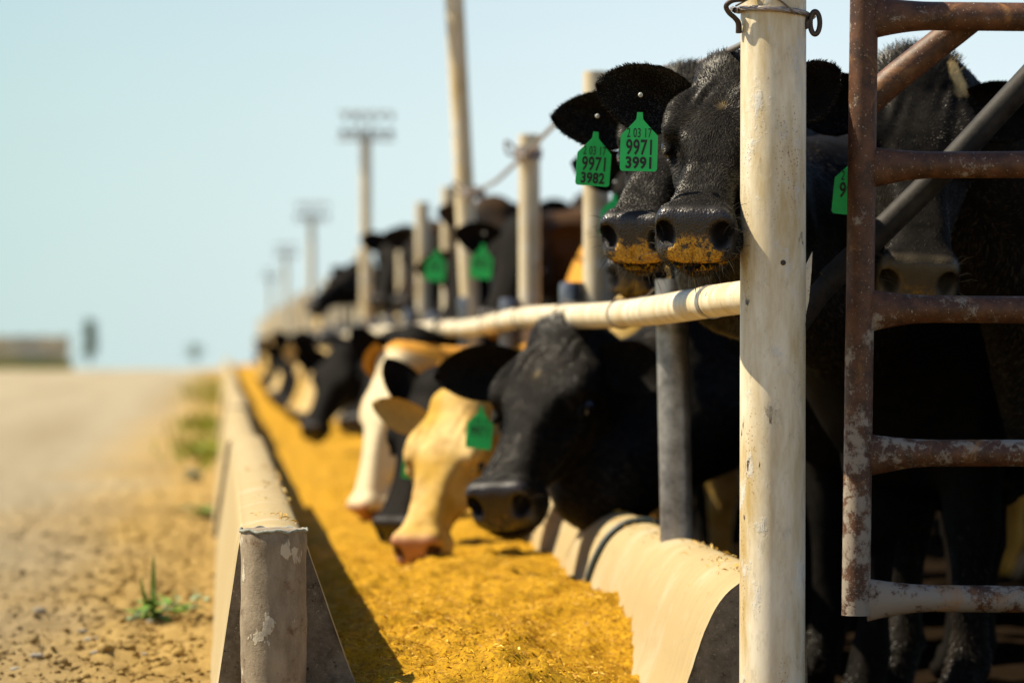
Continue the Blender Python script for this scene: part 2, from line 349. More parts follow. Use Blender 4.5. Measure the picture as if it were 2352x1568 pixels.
# ---------------------------------------------------------------- feed
fx = np.arange(.06, 1.0, .012)
fy = np.concatenate([np.arange(5.35, 9.2, .012), np.arange(9.2, 14, .04), np.geomspace(14, 103, 60)])
def feed_z(X, Y):
    P = np.stack([X, Y, 0*X], -1)
    z = EYE-.578+.018*np.clip((Y-7.2)/2, 0, 1)
    z = z+.056*np.exp(-((X-.475)/.12)**2-((Y-5.97)/.10)**2)                         # small mound in front
    z = z-.095*np.clip((7.30-Y)/.55, 0, 1)*np.clip((X-.55)/.27, 0, 1)                    # thinner at the near right
    z = z+.028*np.exp(-((X-.80)/.10)**2-((Y-7.55)/.22)**2)+.02*np.exp(-((X-.73)/.07)**2-((Y-7.95)/.12)**2)
    z = z-.02*np.exp(-((X-.2)/.1)**2)-.12*np.clip((.27-X)/.06, 0, 1)*np.clip((6.14-Y)/.06, 0, 1)
    z = z+.030*fbm(P*4.5, 3, 31)+.026*fbm(P*13, 3, 33)+.016*fbm(P*27, 2, 37)*np.clip((14-Y)/4, .3, 1)
    z = z+.020*np.maximum(0, fbm(P*40, 3, 35))*np.clip((10-Y)/2, 0, 1)
    z = z-.75*np.clip((5.86-Y)/.42, 0, 1)**1.2-.7*np.clip((6.22-Y)/.06, 0, 1)*np.clip((X-.66)/.30, 0, 1); z = np.maximum(z, -.21)
    far = np.clip(Y-20, 0, None); z = z+.02*np.sin(Y*.9)*np.clip(far/10, 0, 1)
    return z
FX, FY = np.meshgrid(fx, fy, indexing='ij'); FZ = feed_z(FX, FY)
a = (np.arange(len(fx)-1)[:, None]*len(fy)+np.arange(len(fy)-1)[None]).ravel(); n_ = len(fy)
Vf = np.stack([FX, FY, FZ], -1).reshape(-1, 3); Ff = np.stack([a, a+n_, a+n_+1, a+1], -1)
# chips and flakes lying on the feed (one mass with it) and spilt along the lips
def flakes(n, X, Y, Z, smin, smax):
    ang = RNG.uniform(0, 2*math.pi, n); til = RNG.normal(0, .45, n); L = RNG.uniform(smin, smax, n); Wd = L*RNG.uniform(.22, .5, n); q_ = RNG.choice([1, 1, 1, 1.8, 3.0], n); L = L*q_; Wd = np.where(q_ > 1, Wd*.6, Wd)
    a = np.stack([np.cos(ang)*np.cos(til), np.sin(ang)*np.cos(til), np.sin(til)], -1)*L[:, None]*.5
    b_ = np.stack([-np.sin(ang), np.cos(ang), RNG.normal(0, .5, n)], -1)*Wd[:, None]*.5
    c = np.stack([X, Y, Z], -1); up = np.array([0, 0, 1])*(L*.18)[:, None]
    V = np.stack([c-a-b_*.6, c+b_*-1+up, c+a, c+b_+up*.6], 1).reshape(-1, 3)
    F = np.arange(4*n).reshape(n, 4); return V, F
n1 = 30000; fX = RNG.uniform(.2, .86, n1); fY = 5.5+RNG.beta(1.2, 1.9, n1)*4.2
V1, F1 = flakes(n1, fX, fY, feed_z(fX, fY)+.0010, .0022, .0085)
tint = np.array([(.62, .345, .003), (.45, .225, .002), (.25, .118, .002), (.76, .54, .10), (.66, .42, .03)])[RNG.choice(5, n1, p=[.36, .28, .26, .04, .06])]
o = mesh_np('feed', np.concatenate([Vf, V1]), np.concatenate([Ff, F1+len(Vf)]), [M['feed'], M['flake']], midx=np.concatenate([np.zeros(len(Ff)), np.ones(len(F1))]))
ca = o.data.color_attributes.new('tint', 'FLOAT_COLOR', 'POINT'); cc = np.ones((len(o.data.vertices), 4), np.float32); cc[len(Vf):, :3] = np.repeat(tint, 4, 0); ca.data.foreach_set('color', cc.ravel())
tag(o, 'golden ground feed heaped along the trough', 'feed', kind='stuff')
pr = np.array(curve_pts(INN_P, 200)); pr2 = np.array(curve_pts(OUT_P, 200))
def lip(prof, lo, hi, n, y0, y1):
    i = RNG.integers(0, len(prof), n); ok = (prof[i, 0] > lo) & (prof[i, 0] < hi) & (prof[i, 1] > EYE-.50); i = i[ok]
    Y = RNG.uniform(y0, y1, len(i)); P = np.stack([prof[i, 0], Y, 0*Y], -1); k = fbm(P*6, 3, 77) > .06
    return prof[i[k], 0], Y[k], prof[i[k], 1]+.003
parts = [lip(pr, .93, 1.03, 2600, 6.3, 9.5), lip(pr, .86, .95, 160, 6.3, 9.5), lip(pr2, .10, .142, 1100, 6.1, 9), lip(pr2, .05, .12, 500, 6.1, 9)]
X, Y, Z = [np.concatenate([p[i] for p in parts]) for i in range(3)]
V1, F1 = flakes(len(X), X, Y, Z, .003, .012)
o = mesh_np('spilt_feed', V1, F1, M['flake']); ca = o.data.color_attributes.new('tint', 'FLOAT_COLOR', 'POINT')
cc = np.ones((len(V1), 4), np.float32); cc[:, :3] = np.repeat(np.array([(.55, .30, .02), (.40, .21, .03), (.62, .44, .14)])[RNG.choice(3, len(X))], 4, 0); ca.data.foreach_set('color', cc.ravel())
tag(o, 'crumbs of feed spilt on the concrete lips', 'feed crumbs', kind='stuff')

# ---------------------------------------------------------------- rail, posts, poles
RX, RZ = .887, EYE+.075
def rail_x(y): return RX+.004*math.sin(y*1.1)+.085*max(0, (6.75-y)/.8)**2.2
def rail_z(y): return RZ+.014*math.exp(-((y-5.9)/.5)**2)*.8+.006*math.sin(y*1.35+.4)-.004*math.sin(y*.53)
b = MB(); ry = np.concatenate([np.linspace(5.95, 7, 30), np.linspace(7.05, 16, 90), np.linspace(16.3, 104, 120)])
b.tube([(rail_x(y), y, rail_z(y)) for y in ry], .0305, 28)
tag(b.build('neck_rail', M['paint_far'], loc=(RX, 5.985, RZ)), 'long cream painted pipe rail running above the trough lip', 'rail')
b = MB(); y = 6.13
for yy, w in ((6.36, .014),):
    b.tube([(rail_x(yy-w), yy-w, rail_z(yy)), (rail_x(yy+w), yy+w, rail_z(yy))], .0318, 28)
tag(b.build('rail_band', M['steel'], loc=(RX, 6.2, RZ)), 'dark band around the near end of the cream rail beside the big post', 'clamp')  # short darker band, slightly wider than the rail
ST = [7.38+2.06*k for k in range(47)]
POLES = {3: (13.56, 1085), 8: (23.9, 840), 15: (38.2, 716), 23: (54.8, 657), 32: (73.3, 622)}
place = ['nearest', 'second nearest', 'third', 'fourth', 'fifth', 'sixth', 'seventh', 'eighth', 'ninth', 'tenth']
b = MB(); b.tube([(0, 0, z) for z in np.linspace(-.30, .157, 12)], .0365, 24); b.tube([(0, 0, .156), (0, 0, .166), (0, 0, .170)], [.0380, .0380, .034], 24)
sp_me = None; tp_me = None
for k, y in enumerate(ST):
    # short post under the rail
    z0 = EYE-.415
    if k == 0:
        mb = MB(); lean = -.020
        mb.tube([(.975+lean*(z-z0), y, z) for z in np.linspace(z0-.4, EYE+.145, 30)], .0355, 28)
        o = mb.build('rail_post', M['steel'], loc=(.955, y, z0)); lab = 'bare grey steel post on the near lip in front of the eating black cow'
    elif sp_me is None:
        mb = MB(); mb.tube([(0, 0, z) for z in np.linspace(-.35, EYE+.165-z0, 20)]+[(0, 0, EYE+.176-z0)], [.0365]*20+[.033], 24)
        o = mb.build('rail_post', M['cap'], loc=(0, 0, 0)); sp_me = o; o.location = (.957, y, z0); lab = 'short shiny capped steel post just above the rail below the green-tagged ears'
    else:
        o = sp_me.copy(); COL.objects.link(o); o.location = (.957, y, z0+.02*math.sin(k*2.7)); lab = None
        lab = 'short steel rail post, %s from the camera in the fence row' % place[k] if k < 10 else 'short steel rail post in the blurred far end of the fence row'
    tag(o, lab, 'post', 'short posts carrying the rail')
    if k == 0 or k in POLES: continue
    hz = EYE+(.757 if k == 1 else .71 if k == 2 else .70+.05*math.sin(k*1.7))
    if tp_me is None:
        mb = MB(); mb.tube([(0, 0, z) for z in np.linspace(-.9, .985, 40)]+[(0, 0, .999), (0, 0, 1.0)], [.0365]*41+[.034], 26)
        o = mb.build('tall_fence_post', M['post'], loc=(0, 0, 0)); tp_me = o
    else:
        o = tp_me.copy(); COL.objects.link(o)
    o.location = (1.024, y, hz-1.0); o.rotation_euler = (0, math.radians((-.6, -.5, .3, .6)[k % 4]), k*1.3)
    lab = {1: 'tall cream and bare metal fence post behind the black cow with the left green tag', 2: 'tall cream fence post just right of the tallest pole'}.get(k)
    tag(o, lab or ('tall cream fence post, %s from the camera in the row' % place[k] if k < 10 else 'tall cream fence post in the blurred far end of the fence row'), 'post', 'tall fence posts')
# wire ties around rail and post
tie = None
for k, y in enumerate(ST[:14]):
    for q, dy in enumerate(((-.52, .70) if k == 1 else (-.70, .05)) if k != 0 else (.28, )):
        yy = y+dy
        if tie is None or k < 1:
            mb = MB(); loop = [(RX+math.cos(w)*.0325, yy+.012*math.sin(w), rail_z(yy)+math.sin(w)*.0325) for w in np.linspace(0, 2*math.pi, 40)]
            mb.tube(loop, .0022, 8, caps=False)
            mb.tube(curve_pts([(RX+.02, yy, rail_z(yy)+.0335), (RX+.05, yy+.06, rail_z(yy)+.037), (.925, yy-.16 if k == 0 else yy+.16, rail_z(yy)+.037), (.930, y+(.03 if k == 0 else -.04), EYE+.125)], 24), .0022, 8)
            o = mb.build('wire_tie', M['wire'], loc=(RX, yy, rail_z(yy)))
            if k == 1 and tie is None: tie = o
            if k == 0: o0 = o
        else:
            o = tie.copy(); COL.objects.link(o); o.location = (RX+.004*math.sin(yy*1.1), yy, rail_z(yy))
        tag(o, 'rusty wire loop tied round the rail beside the bare grey post' if k == 0 else 'wire loop round the rail, %s side of its post, at the %s post' % (('near', 'far')[q], place[k] if k < 10 else 'more distant'), 'wire tie', 'wire ties on the rail')
        if k >= 10: o['label'] = 'small blurred wire loop round the far part of the rail'
# poles
pole_lab = {3: 'tallest cream pipe pole, its top out of the picture', 8: 'cream pole with a lamp rack on top, nearest of the poles whose rack shows', 15: 'pale pole with a lamp rack, second of those whose rack shows',
            23: 'faint pole with a small lamp rack, third in the row', 32: 'faintest farthest pole with a lamp rack at the end of the row'}
for k, (y, px) in POLES.items():
    d = y*math.cos(YAW)+1.0*math.sin(YAW); X = at(px, 700, d)[0]
    base = empty('lamp_pole', (X, y, -.1)); tag(base, pole_lab[k], 'pole', 'lamp poles in the fence row')
    top = EYE+1.50+.02*(k % 3); lean = -.052 if k == 3 else .0
    mb = MB(); mb.tube([(X+lean*(z-EYE), y, z) for z in np.linspace(-.1, top-.12, 30)], .0385, 20); mb.build('pole', M['paint_far'], base)
    c = np.array([X+lean*(top-EYE), y, top])
    mb = MB(); mb.tube([c+np.array([-.20, 0, -.105]), c+np.array([.20, 0, -.105])], .009, 8); mb.tube([c+np.array([-.19, 0, .085]), c+np.array([.19, 0, .085])], .008, 8)
    for x in (-.045, .03): mb.tube([c+np.array([x, 0, -.105]), c+np.array([x, 0, .085])], .007, 8)
    mb.tube([c+np.array([0, 0, -.13]), c+np.array([0, 0, -.07])], .03, 10); mb.build('rack', M['sign'], base)
    for x in (-.155, -.085, .005, .085, .165):
        mb = MB(); mb.tube([c+np.array([x, .02, -.065+.01*math.sin(x*60)]), c+np.array([x, -.03, -.06]), c+np.array([x, -.05, -.06])], [.018, .028, .030], 12)
        mb.build('lamp', M['sign'], base)
        mb = MB(); mb.tube([c+np.array([x+.012, .02, .06]), c+np.array([x+.012, -.03, .05]), c+np.array([x+.012, -.045, .05])], [.012, .020, .022], 12)
        mb.build('lamp', M['sign'], base)

# ---------------------------------------------------------------- the big corner post with its rope, hooks and bracket
cp = at(1775, 784, 6.0); CX, CY = cp[0], cp[1]
post = tag(empty('corner_post', (CX, CY, -.15)), 'thick cream painted pipe post with rust spots standing in the foreground', 'post')
mb = MB(); zz = np.linspace(-.25, EYE+1.15, 80); mb.tube([(CX+.002*(z-EYE), CY, z) for z in zz], .0572, 72); mb.build('post_body', M['paint'], post)
for (px, py, r, h) in ((1787, 605, .0052, .004),):
    q = at(px, py, 6.0); w = math.asin((q[0]-CX)/.0572); n_ = np.array([math.sin(w), -math.cos(w), 0]); q = np.array([CX, CY, q[2]])+n_*.0572
    mb = MB(); mb.tube([q-n_*.002, q+n_*.0012], [r, r*.9], 16); mb.build('bolt_hole', M['dark'], post)
d0 = 6.03; tabp = [(1846, 618), (1866, 578), (1864, 622), (1858, 690), (1846, 745)]
mb = MB(); A = [at(x, y, d0) for x, y in tabp]; B = [p+FW*.006 for p in A]; n_ = len(A)
mb.add(A+B, [list(range(n_)), list(range(n_, 2*n_))[::-1]]+[[i, i+n_, (i+1) % n_+n_, (i+1) % n_] for i in range(n_)]); mb.build('bracket', M['paint'], post, smooth=False)
mb = MB(); mb.tube(curve_pts([at(1735, -12, 5.95), at(1706, -2, 5.95), at(1682, 2, 5.96), at(1668, 14, 5.965), at(1674, 29, 5.97), at(1688, 42, 5.975), at(1696, 54, 5.98), at(1697, 76, 5.985)], 60), [.0045]*40+list(np.linspace(.0045, .0062, 25)), 12)
mb.build('hook', M['dark'], post)
mb = MB(); ring = [at(1872+11*math.cos(w), 53+26*math.sin(w), 5.985) for w in np.linspace(0, 2*math.pi, 50)]
mb.tube(ring, .0046, 12, caps=False); mb.tube([at(1858, 48, 5.985), at(1852, 56, 5.985), at(1856, 66, 5.985)], .007, 10); mb.build('ring', M['dark'], post)
# twisted rope round the post: six strands
zc = EYE+(795-33)/1317.
def wrap(u):   # u 0..1 round the visible front and back
    w = math.pi*1.08-u*2*math.pi*1.0
    return np.array([CX+math.cos(w)*.0605, CY-math.sin(w)*.0605, zc-.004*math.cos(w*1.0)-.004*u+.004])
mb = MB(); U = np.linspace(-.03, .6, 90)
path = [wrap(u) for u in U]
path = [at(1683, 21, 5.99), at(1688, 24, 5.97)]+path+[at(1868, 38, 5.985)]
for s in range(6):
    st = []
    for i, p in enumerate(path):
        t = path[min(i+1, len(path)-1)]-path[max(i-1, 0)]; t /= np.linalg.norm(t); a_ = np.array([0, 0, 1.0])-t*t[2]; a_ /= np.linalg.norm(a_); b_ = np.cross(t, a_)
        w = s*math.pi/3+i*.14; st.append(p+(a_*math.cos(w)+b_*math.sin(w))*.0029)
    mb.tube(st, .0024, 7)
rope = mb.build('wire_rope', M['rope'], loc=(CX, CY, zc)); tag(rope, 'twisted steel rope wound round the top of the thick cream post', 'wire rope')
mb = MB(); mb.tube(curve_pts([at(1775, -10, 5.94), at(1800, 8, 5.94), at(1818, 24, 5.942), at(1826, 33, 5.945)], 20), .0018, 8); mb.tube(curve_pts([at(1690, 14, 5.98), at(1730, -6, 5.93), at(1770, -14, 5.93)], 20), .0018, 8)
tag(mb.build('thin_wire', M['wire'], loc=(CX, CY, zc)), 'thin loose wire arching over the rope on the thick cream post', 'wire')
# rope slung along the tall posts
rp = [at(1712, 98, 6.07), at(1660, 122, 6.4), at(1600, 146, 6.9), at(1555, 156, 7.2), at(1530, 154, 7.4)]
mb = MB(); mb.tube(curve_pts(rp, 50), [.0055]*44+[.0062]*7, 10)
tag(mb.build('slung_rope', M['rope'], loc=rp[2]), 'frayed steel rope hanging between the thick cream post and the cow polls', 'wire rope')
mb = MB(); mb.tube([at(1533, 158, 7.38), at(1540, 176, 7.38)], .006, 8); tag(mb.build('rope_clip', M['yel'], loc=rp[4]), 'small yellow clip at the end of the slung rope', 'clip')
rp = [at(1345, 232, 9.43), at(1300, 262, 10.0), at(1250, 310, 10.8), at(1215, 348, 11.4), at(1198, 362, 11.46), at(1170, 388, 12.0), at(1140, 415, 12.6), at(1110, 432, 13.2), at(1086, 440, 13.5)]
mb = MB(); mb.tube(curve_pts(rp, 60), .0075, 10); 
tag(mb.build('slung_rope', M['rope'], loc=rp[4]), 'pale rope sagging from fence post to fence post up to the tallest pole', 'wire rope')
for (px, py, d, r, lb) in ((1213, 352, 11.47, .0385, 'rope coil tied round the tall cream fence post beside the tallest pole'), (1086, 442, 13.55, .041, 'rope coil tied round the tallest pole')):
    c = at(px, py, d); mb = MB()
    for q in range(3): mb.tube([(c[0]+math.cos(w)*r*1.08, c[1]+math.sin(w)*r*1.08, c[2]+q*.012-.012+.008*math.sin(w)) for w in np.linspace(0, 2*math.pi, 30)], .0065, 8, caps=False)
    mb.tube(curve_pts([c+np.array([-r, 0, .01]), c+np.array([-r-.035, 0, .04]), c+np.array([-r-.03, 0, .0]), c+np.array([-r, 0, -.01])], 20), .005, 8)
    tag(mb.build('rope_coil', M['rope'], loc=c), lb, 'rope coil')

# ---------------------------------------------------------------- rusty gate
GD = 6.25; S_ = FPX/GD
gate = tag(empty('pipe_gate', at(1965, 1412, GD)), 'rusty brown pipe gate spattered with dried mud at the right edge', 'gate')
def gbar(nm, p, r, n=24): mb = MB(); mb.tube(p, r, n); return mb.build(nm, M['rust'], gate)
y_ = np.linspace(1412, -190, 40)
gbar('gate_post', [at(1965.5+(1412-y)*.0137, y, GD) for y in y_], [32.5/S_]*40, 32)
gbar('gate_post', [at(2960+(1412-y)*.0137, y, GD+.02) for y in y_], [32.5/S_]*40, 32)
for yl, yr, rr, lab in ((36, 40, 33, None), (380, 378, 31, None), (708, 712, 31.5, None), (1040, 1040, 31, 'pale mud caked gate bar'), (1372, 1376, 31, 'pale mud caked gate bar')):
    xsb = np.concatenate([np.linspace(1990, 2180, 26), np.linspace(2200, 2940, 16)]); P = []; R = []
    for x in xsb:
        f_ = max(0, 1-(x-1990)/150.)**1.7; f2 = max(0, 1-(2940-x)/150.)**1.7; fl = max(f_, f2)
        P.append(at(x, yl+(yr-yl)*(x-1990)/400.+5*fl, GD)); R.append(((rr+19*fl)/S_, (rr-13*fl)/S_))
    o = gbar('gate_bar', P, R, 28)
    if lab: o['label'] = lab
gbar('brace', [at(1975, 250, GD+.062), at(2060, 176, GD+.062), at(2200, 66, GD+.062), at(2238, 36, GD+.062)], 34/S_)
# sleeved drop brace behind the gate
br = tag(empty('sleeved_brace', at(1900, 650, 6.36)), 'grey slanting pipe brace with a sleeve behind the rusty gate', 'brace')
S2 = FPX/6.37
mb = MB(); mb.tube([at(1903, 646, 6.37), at(2020, 535, 6.37), at(2180, 378, 6.37), at(2420, 118, 6.37), at(2496, 40, 6.37)], 30/S2, 24); mb.build('sleeve', M['steelrust'] if 'steelrust' in M else M['rust'], br)
mb = MB(); mb.tube([at(1925, 626, 6.37), at(1880, 676, 6.37), at(1820, 760, 6.37), at(1780, 815, 6.37)], 26/S2, 20); mb.build('inner_pipe', M['steelrust'], br)

# ---------------------------------------------------------------- far background, weeds, stones
hb = tag(empty('straw_stack', at(60, 838, 140)), 'pale blurred stack of bales at the far left beyond the road', 'stack')
for j in range(3):
    for i in range(9):
        c = at(-40+i*23.5, 826-j*22+2*math.sin(i*3.), 140+.4*math.sin(i+j)); mb = MB(); mb.box(c, (.198, .30, .19)); o = mb.build('bale', M['hay'], hb, smooth=False)
mb = MB(); c = at(60, 843, 139); 
gx = RNG.uniform(-3.0, 1.85, 900); V = []; F = []
for x in gx:
    p = c+np.array([x, RNG.uniform(-.8, .2), -.12]); h = RNG.uniform(.2, .5); V += [p+np.array([-.04, 0, 0]), p+np.array([.04, 0, 0]), p+np.array([RNG.normal(0, .08), 0, h])]; F.append([len(V)-3, len(V)-2, len(V)-1])
tag(mesh_np('grass', np.array(V), F, M['green']), 'green grass strip in front of the bale stack', 'grass', kind='stuff')
def tree(px, py, top, wpx, d, lab, n):
    b0 = at(px, py, d); h = (py-top)/FPX*d; w = wpx/FPX*d/2
    r = tag(empty('distant_tree', b0), lab, 'tree', 'trees beyond the road')
    mb = MB(); mb.tube([b0+np.array([.02*h*math.sin(t*5), 0, h*t]) for t in np.linspace(-.05, .8, 8)], list(np.linspace(.035*h, .008*h, 8)), 8)
    for q in range(5):
        t = .3+.1*q; a_ = q*2.4; mb.tube([b0+np.array([0, 0, h*t]), b0+np.array([math.cos(a_)*w*.7, math.sin(a_)*w*.7, h*(t+.18)])], [.014*h, .004*h], 6)
    mb.build('trunk', M['trunk'], r)
    V = []; F = []
    cl = [(RNG.uniform(.22, .95), RNG.uniform(0, 6.3), RNG.uniform(0, .8)) for _ in range(22)]
    for _ in range(n):
        t, a_, q = cl[RNG.integers(0, 22)]; wz = w*math.sin(math.pi*min(1, t*.85+.1))**.6
        p = b0+np.array([math.cos(a_)*q*wz, math.sin(a_)*q*wz, h*t])+RNG.normal(0, 1, 3)*np.array([w*.28, w*.28, h*.06]); s = .035*h
        u = RNG.normal(0, 1, 3); u /= np.linalg.norm(u); v = np.cross(u, RNG.normal(0, 1, 3)); v /= np.linalg.norm(v)
        V += [p-u*s, p+v*s*.5, p+u*s, p-v*s*.5]; F.append([len(V)-4, len(V)-3, len(V)-2, len(V)-1])
    mesh_np('crown', np.array(V)-b0, F, M['tree'], r)
tree(205, 832, 735, 40, 190, 'narrow dark tree standing alone right of the bale stack', 1500)
tree(447, 832, 786, 46, 230, 'small round tree on the horizon left of the trough', 900)
def leaf(mb, p, dirv, L, Wd, droop=.3):
    dirv = np.array(dirv, float); dirv /= np.linalg.norm(dirv); s = np.cross(dirv, [0, 0, 1.]); s /= np.linalg.norm(s)+1e-9; n = 9; V = []
    for i in range(n):
        t = i/(n-1); w = Wd*math.sin(math.pi*min(.98, t*.9+.08))**.8; c = p+dirv*L*t+np.array([0, 0, -droop*L*t*t])
        V += [c-s*w+np.array([0, 0, w*.35]), c, c+s*w+np.array([0, 0, w*.35])]
    F = []
    for i in range(n-1):
        k = i*3; F += [[k, k+1, k+4, k+3], [k+1, k+2, k+5, k+4]]
    mb.add(V, F)
def weed(px, py, d, n, L, lab, tall=None, wide=.5, mats=('leaf', 'leaf2')):
    c = at(px, py, d); c[2] = float(gz(np.array([c[0]]), np.array([c[1]]))[0])
    r = tag(empty('weed', c), lab, 'weed', 'weeds beside the trough'); m1 = MB(); m2 = MB()
    m1.tube([c, c+np.array([.004, 0, L*.3]), c+np.array([0, 0, L*.6])], [.003, .0025, .001], 6)
    for i in range(n):
        a_ = i*2.4+RNG.uniform(-.3, .3); e = RNG.uniform(.15, .9); q = c+np.array([RNG.normal(0, wide*L*.35), RNG.normal(0, wide*L*.35), RNG.uniform(.0, .35)*L])
        leaf(m1 if i % 4 else m2, q, (math.cos(a_), math.sin(a_), e), L*RNG.uniform(.35, .7), L*RNG.uniform(.07, .15))
    if tall: leaf(m1, c, (.0, tall[0]*4, 1), tall[1], .0065, .0); leaf(m1, c+np.array([-.012, 0, 0]), (-.16, .2, 1), tall[1]*.75, .006, .05); leaf(m1, c+np.array([.01, .01, 0]), (-.35, .15, 1), tall[1]*.55, .009, .1); leaf(m2, c, (.5, .1, .8), tall[1]*.5, .010, .2)
    m1.build('foliage', M[mats[0]], r, sharp=0); m2.build('pale_foliage', M[mats[1]], r, sharp=0)
weed(352, 1448, 8.47, 16, .15, 'green weed with one tall upright blade in the clods near the front', (.03, .175), .45)
weed(400, 1436, 8.6, 12, .11, 'small sprawling weed right beside the tall bladed one', None, .8)
weed(448, 1415, 8.9, 7, .10, 'sparse pale leafed weed close to the trough wall', None, 1.3, ('leaf2', 'leaf2'))
weed(460, 1200, 13.65, 18, .16, 'bright green weed clump midway along the trough wall', None, .6)
weed(445, 1118, 17.1, 16, .15, 'dark green weed clump farther along the trough wall', None, .5, ('tree', 'tree'))
weed(490, 1060, 20.9, 30, .22, 'yellow green weed patch against the trough wall', None, 1.0, ('green', 'leaf'))
V = []; F = []
for _ in range(700):
    d = RNG.choice([RNG.normal(22, 1.2), RNG.normal(29, 1.5), RNG.normal(47, 5), RNG.normal(62, 8)]); X = -.06-abs(RNG.normal(0, .22))*(d/40); p = np.array([X, d, .0]); h = RNG.uniform(.04, .15); q = RNG.normal(0, .04, 2)
    V += [p+np.array([-.012, 0, 0]), p+np.array([.012, 0, 0]), p+np.array([q[0], q[1], h])]; F.append([len(V)-3, len(V)-2, len(V)-1])
tag(mesh_np('grass', np.array(V), F, M['green']), 'yellow green grass along the far foot of the trough wall', 'grass', kind='stuff')
# loose clods
n1 = 3800; cX = -RNG.gamma(2.0, .17, n1)-.02; cY = 6.9+RNG.beta(1.1, 2.0, n1)*9; cR = np.exp(RNG.normal(-5.25, .45, n1)); keep = (cX > -.95); cX, cY, cR = cX[keep], cY[keep], cR[keep]; n1 = len(cX)
ico = np.array([(0, 0, 1)]+[(.9*math.cos(a), .9*math.sin(a), .4) for a in np.arange(5)*1.2566]+[(.9*math.cos(a+.6), .9*math.sin(a+.6), -.4) for a in np.arange(5)*1.2566]+[(0, 0, -1)])
icf = [[0, i+1, (i+1) % 5+1] for i in range(5)]+[[i+1, i+6, (i+1) % 5+1] for i in range(5)]+[[i+6, (i+1) % 5+6, (i+1) % 5+1] for i in range(5)]+[[11, (i+1) % 5+6, i+6] for i in range(5)]
Vc = ico[None]*(cR[:, None]*RNG.uniform(.65, 1.3, (n1, 12)))[..., None]*np.stack([np.ones(n1), RNG.uniform(.7, 1.3, n1), RNG.uniform(.5, .85, n1)], -1)[:, None]
Vc = Vc+np.stack([cX, cY, gz(cX, cY)+cR*.3], -1)[:, None]
Fc = (np.array(icf)[None]+np.arange(n1)[:, None, None]*12).reshape(-1, 3)
tag(mesh_np('dirt_clods', Vc.reshape(-1, 3), Fc, M['dirt']), 'loose tan dirt clods along the foot of the trough wall', 'dirt clods', kind='stuff')
def stone(px, py, r, lab, sq=.55, rot=0):
    d = FPX*EYE/(py-VY); c = at(px, py, d); c[2] = float(gz(np.array([c[0]]), np.array([c[1]]))[0])+r*sq*.35
    bm_ = []; n = 14; m = 9; V = []; F = []
    for i in range(m):
        th = math.pi*i/(m-1)
        for j in range(n):
            ph = 2*math.pi*j/n; p = np.array([math.sin(th)*math.cos(ph), math.sin(th)*math.sin(ph), math.cos(th)]); V.append(p)
    V = np.array(V); k = 1+.35*fbm(V*1.6+px, 3, 61); V = np.sign(V)*np.abs(V)**.8*k[:, None]*np.array([1.35, .8, sq])*r
    cr, sr = math.cos(rot), math.sin(rot); V = V@np.array([[cr, sr, 0], [-sr, cr, 0], [0, 0, 1]])
    F = [[i*n+j, i*n+(j+1) % n, (i+1)*n+(j+1) % n, (i+1)*n+j] for i in range(m-1) for j in range(n)]
    tag(mesh_np('stone', V, F, M['stone'], loc=c), lab, 'stone', 'stones on the dirt')
for a_ in ((210, 1500, .0135, 'largest flat dark stone among the clods', .4, .5), (272, 1558, .012, 'pale angular stone at the bottom edge', .6, -.2), (85, 1535, .011, 'grey stone at the bottom left', .6, 0), (412, 1538, .009, 'thin flat grey stone nearest the trough post', .3, .1),
           (92, 1430, .012, 'rounded pale stone left of the weed', .7, .3), (280, 1425, .008, 'small dark round stone left of the weed', .8, 0), (190, 1475, .009, 'small flat pale stone above the largest flat one', .5, .2), (345, 1455, .009, 'small grey stone below the tall bladed weed', .6, .6),
           (35, 1560, .010, 'grey stone in the bottom left corner', .5, 1), (120, 1560, .009, 'brown grey stone second from the bottom left corner', .6, 0), (330, 1520, .007, 'tiny stone between the flat ones', .6, 0), (220, 1532, .010, 'stubby stone just under the largest flat one', .7, .8)): stone(*a_)
# ---------------------------------------------------------------- cattle
def smin(a, b, k): h = np.clip(.5+.5*(b-a)/k, 0, 1); return b+(a-b)*h-k*h*(1-h)
def smax(a, b, k): return -smin(-a, -b, k)
def ell(P, c, r, R=None):
    q = P-np.asarray(c, np.float32)
    if R is not None: q = q@R
    q = q/np.asarray(r, np.float32); k = np.sqrt((q*q).sum(-1)); k2 = np.sqrt(((q/np.asarray(r, np.float32))**2).sum(-1))+1e-9
    return k*(k-1)/k2
def cone(P, a, b, ra, rb, flat=None):
    a = np.asarray(a, np.float32); b = np.asarray(b, np.float32); ab = b-a; t = np.clip(((P-a)@ab)/(ab@ab), 0, 1)
    return np.linalg.norm(P-a-t[..., None]*ab, axis=-1)-(ra+(rb-ra)*t)
def pchip(x, y, n=260):
    c = np.array(curve_pts(list(zip(x, y)), n)); o = np.argsort(c[:, 0]); return c[o, 0], c[o, 1]
HX = [-.06, 0, .06, .12, .18, .24, .30, .36, .42, .465, .492, .508]
_zt = pchip(HX, [-.045, .004, .016, .015, .008, -.006, -.018, -.028, -.034, -.036, -.052, -.085])
_zb = pchip(HX, [-.17, -.205, -.236, -.240, -.222, -.196, -.172, -.158, -.155, -.156, -.150, -.125])
_wu = pchip(HX, [.060, .084, .100, .110, .108, .084, .066, .058, .062, .067, .059, .034])
_wl = pchip(HX, [.055, .070, .078, .080, .070, .058, .050, .048, .056, .060, .052, .028])
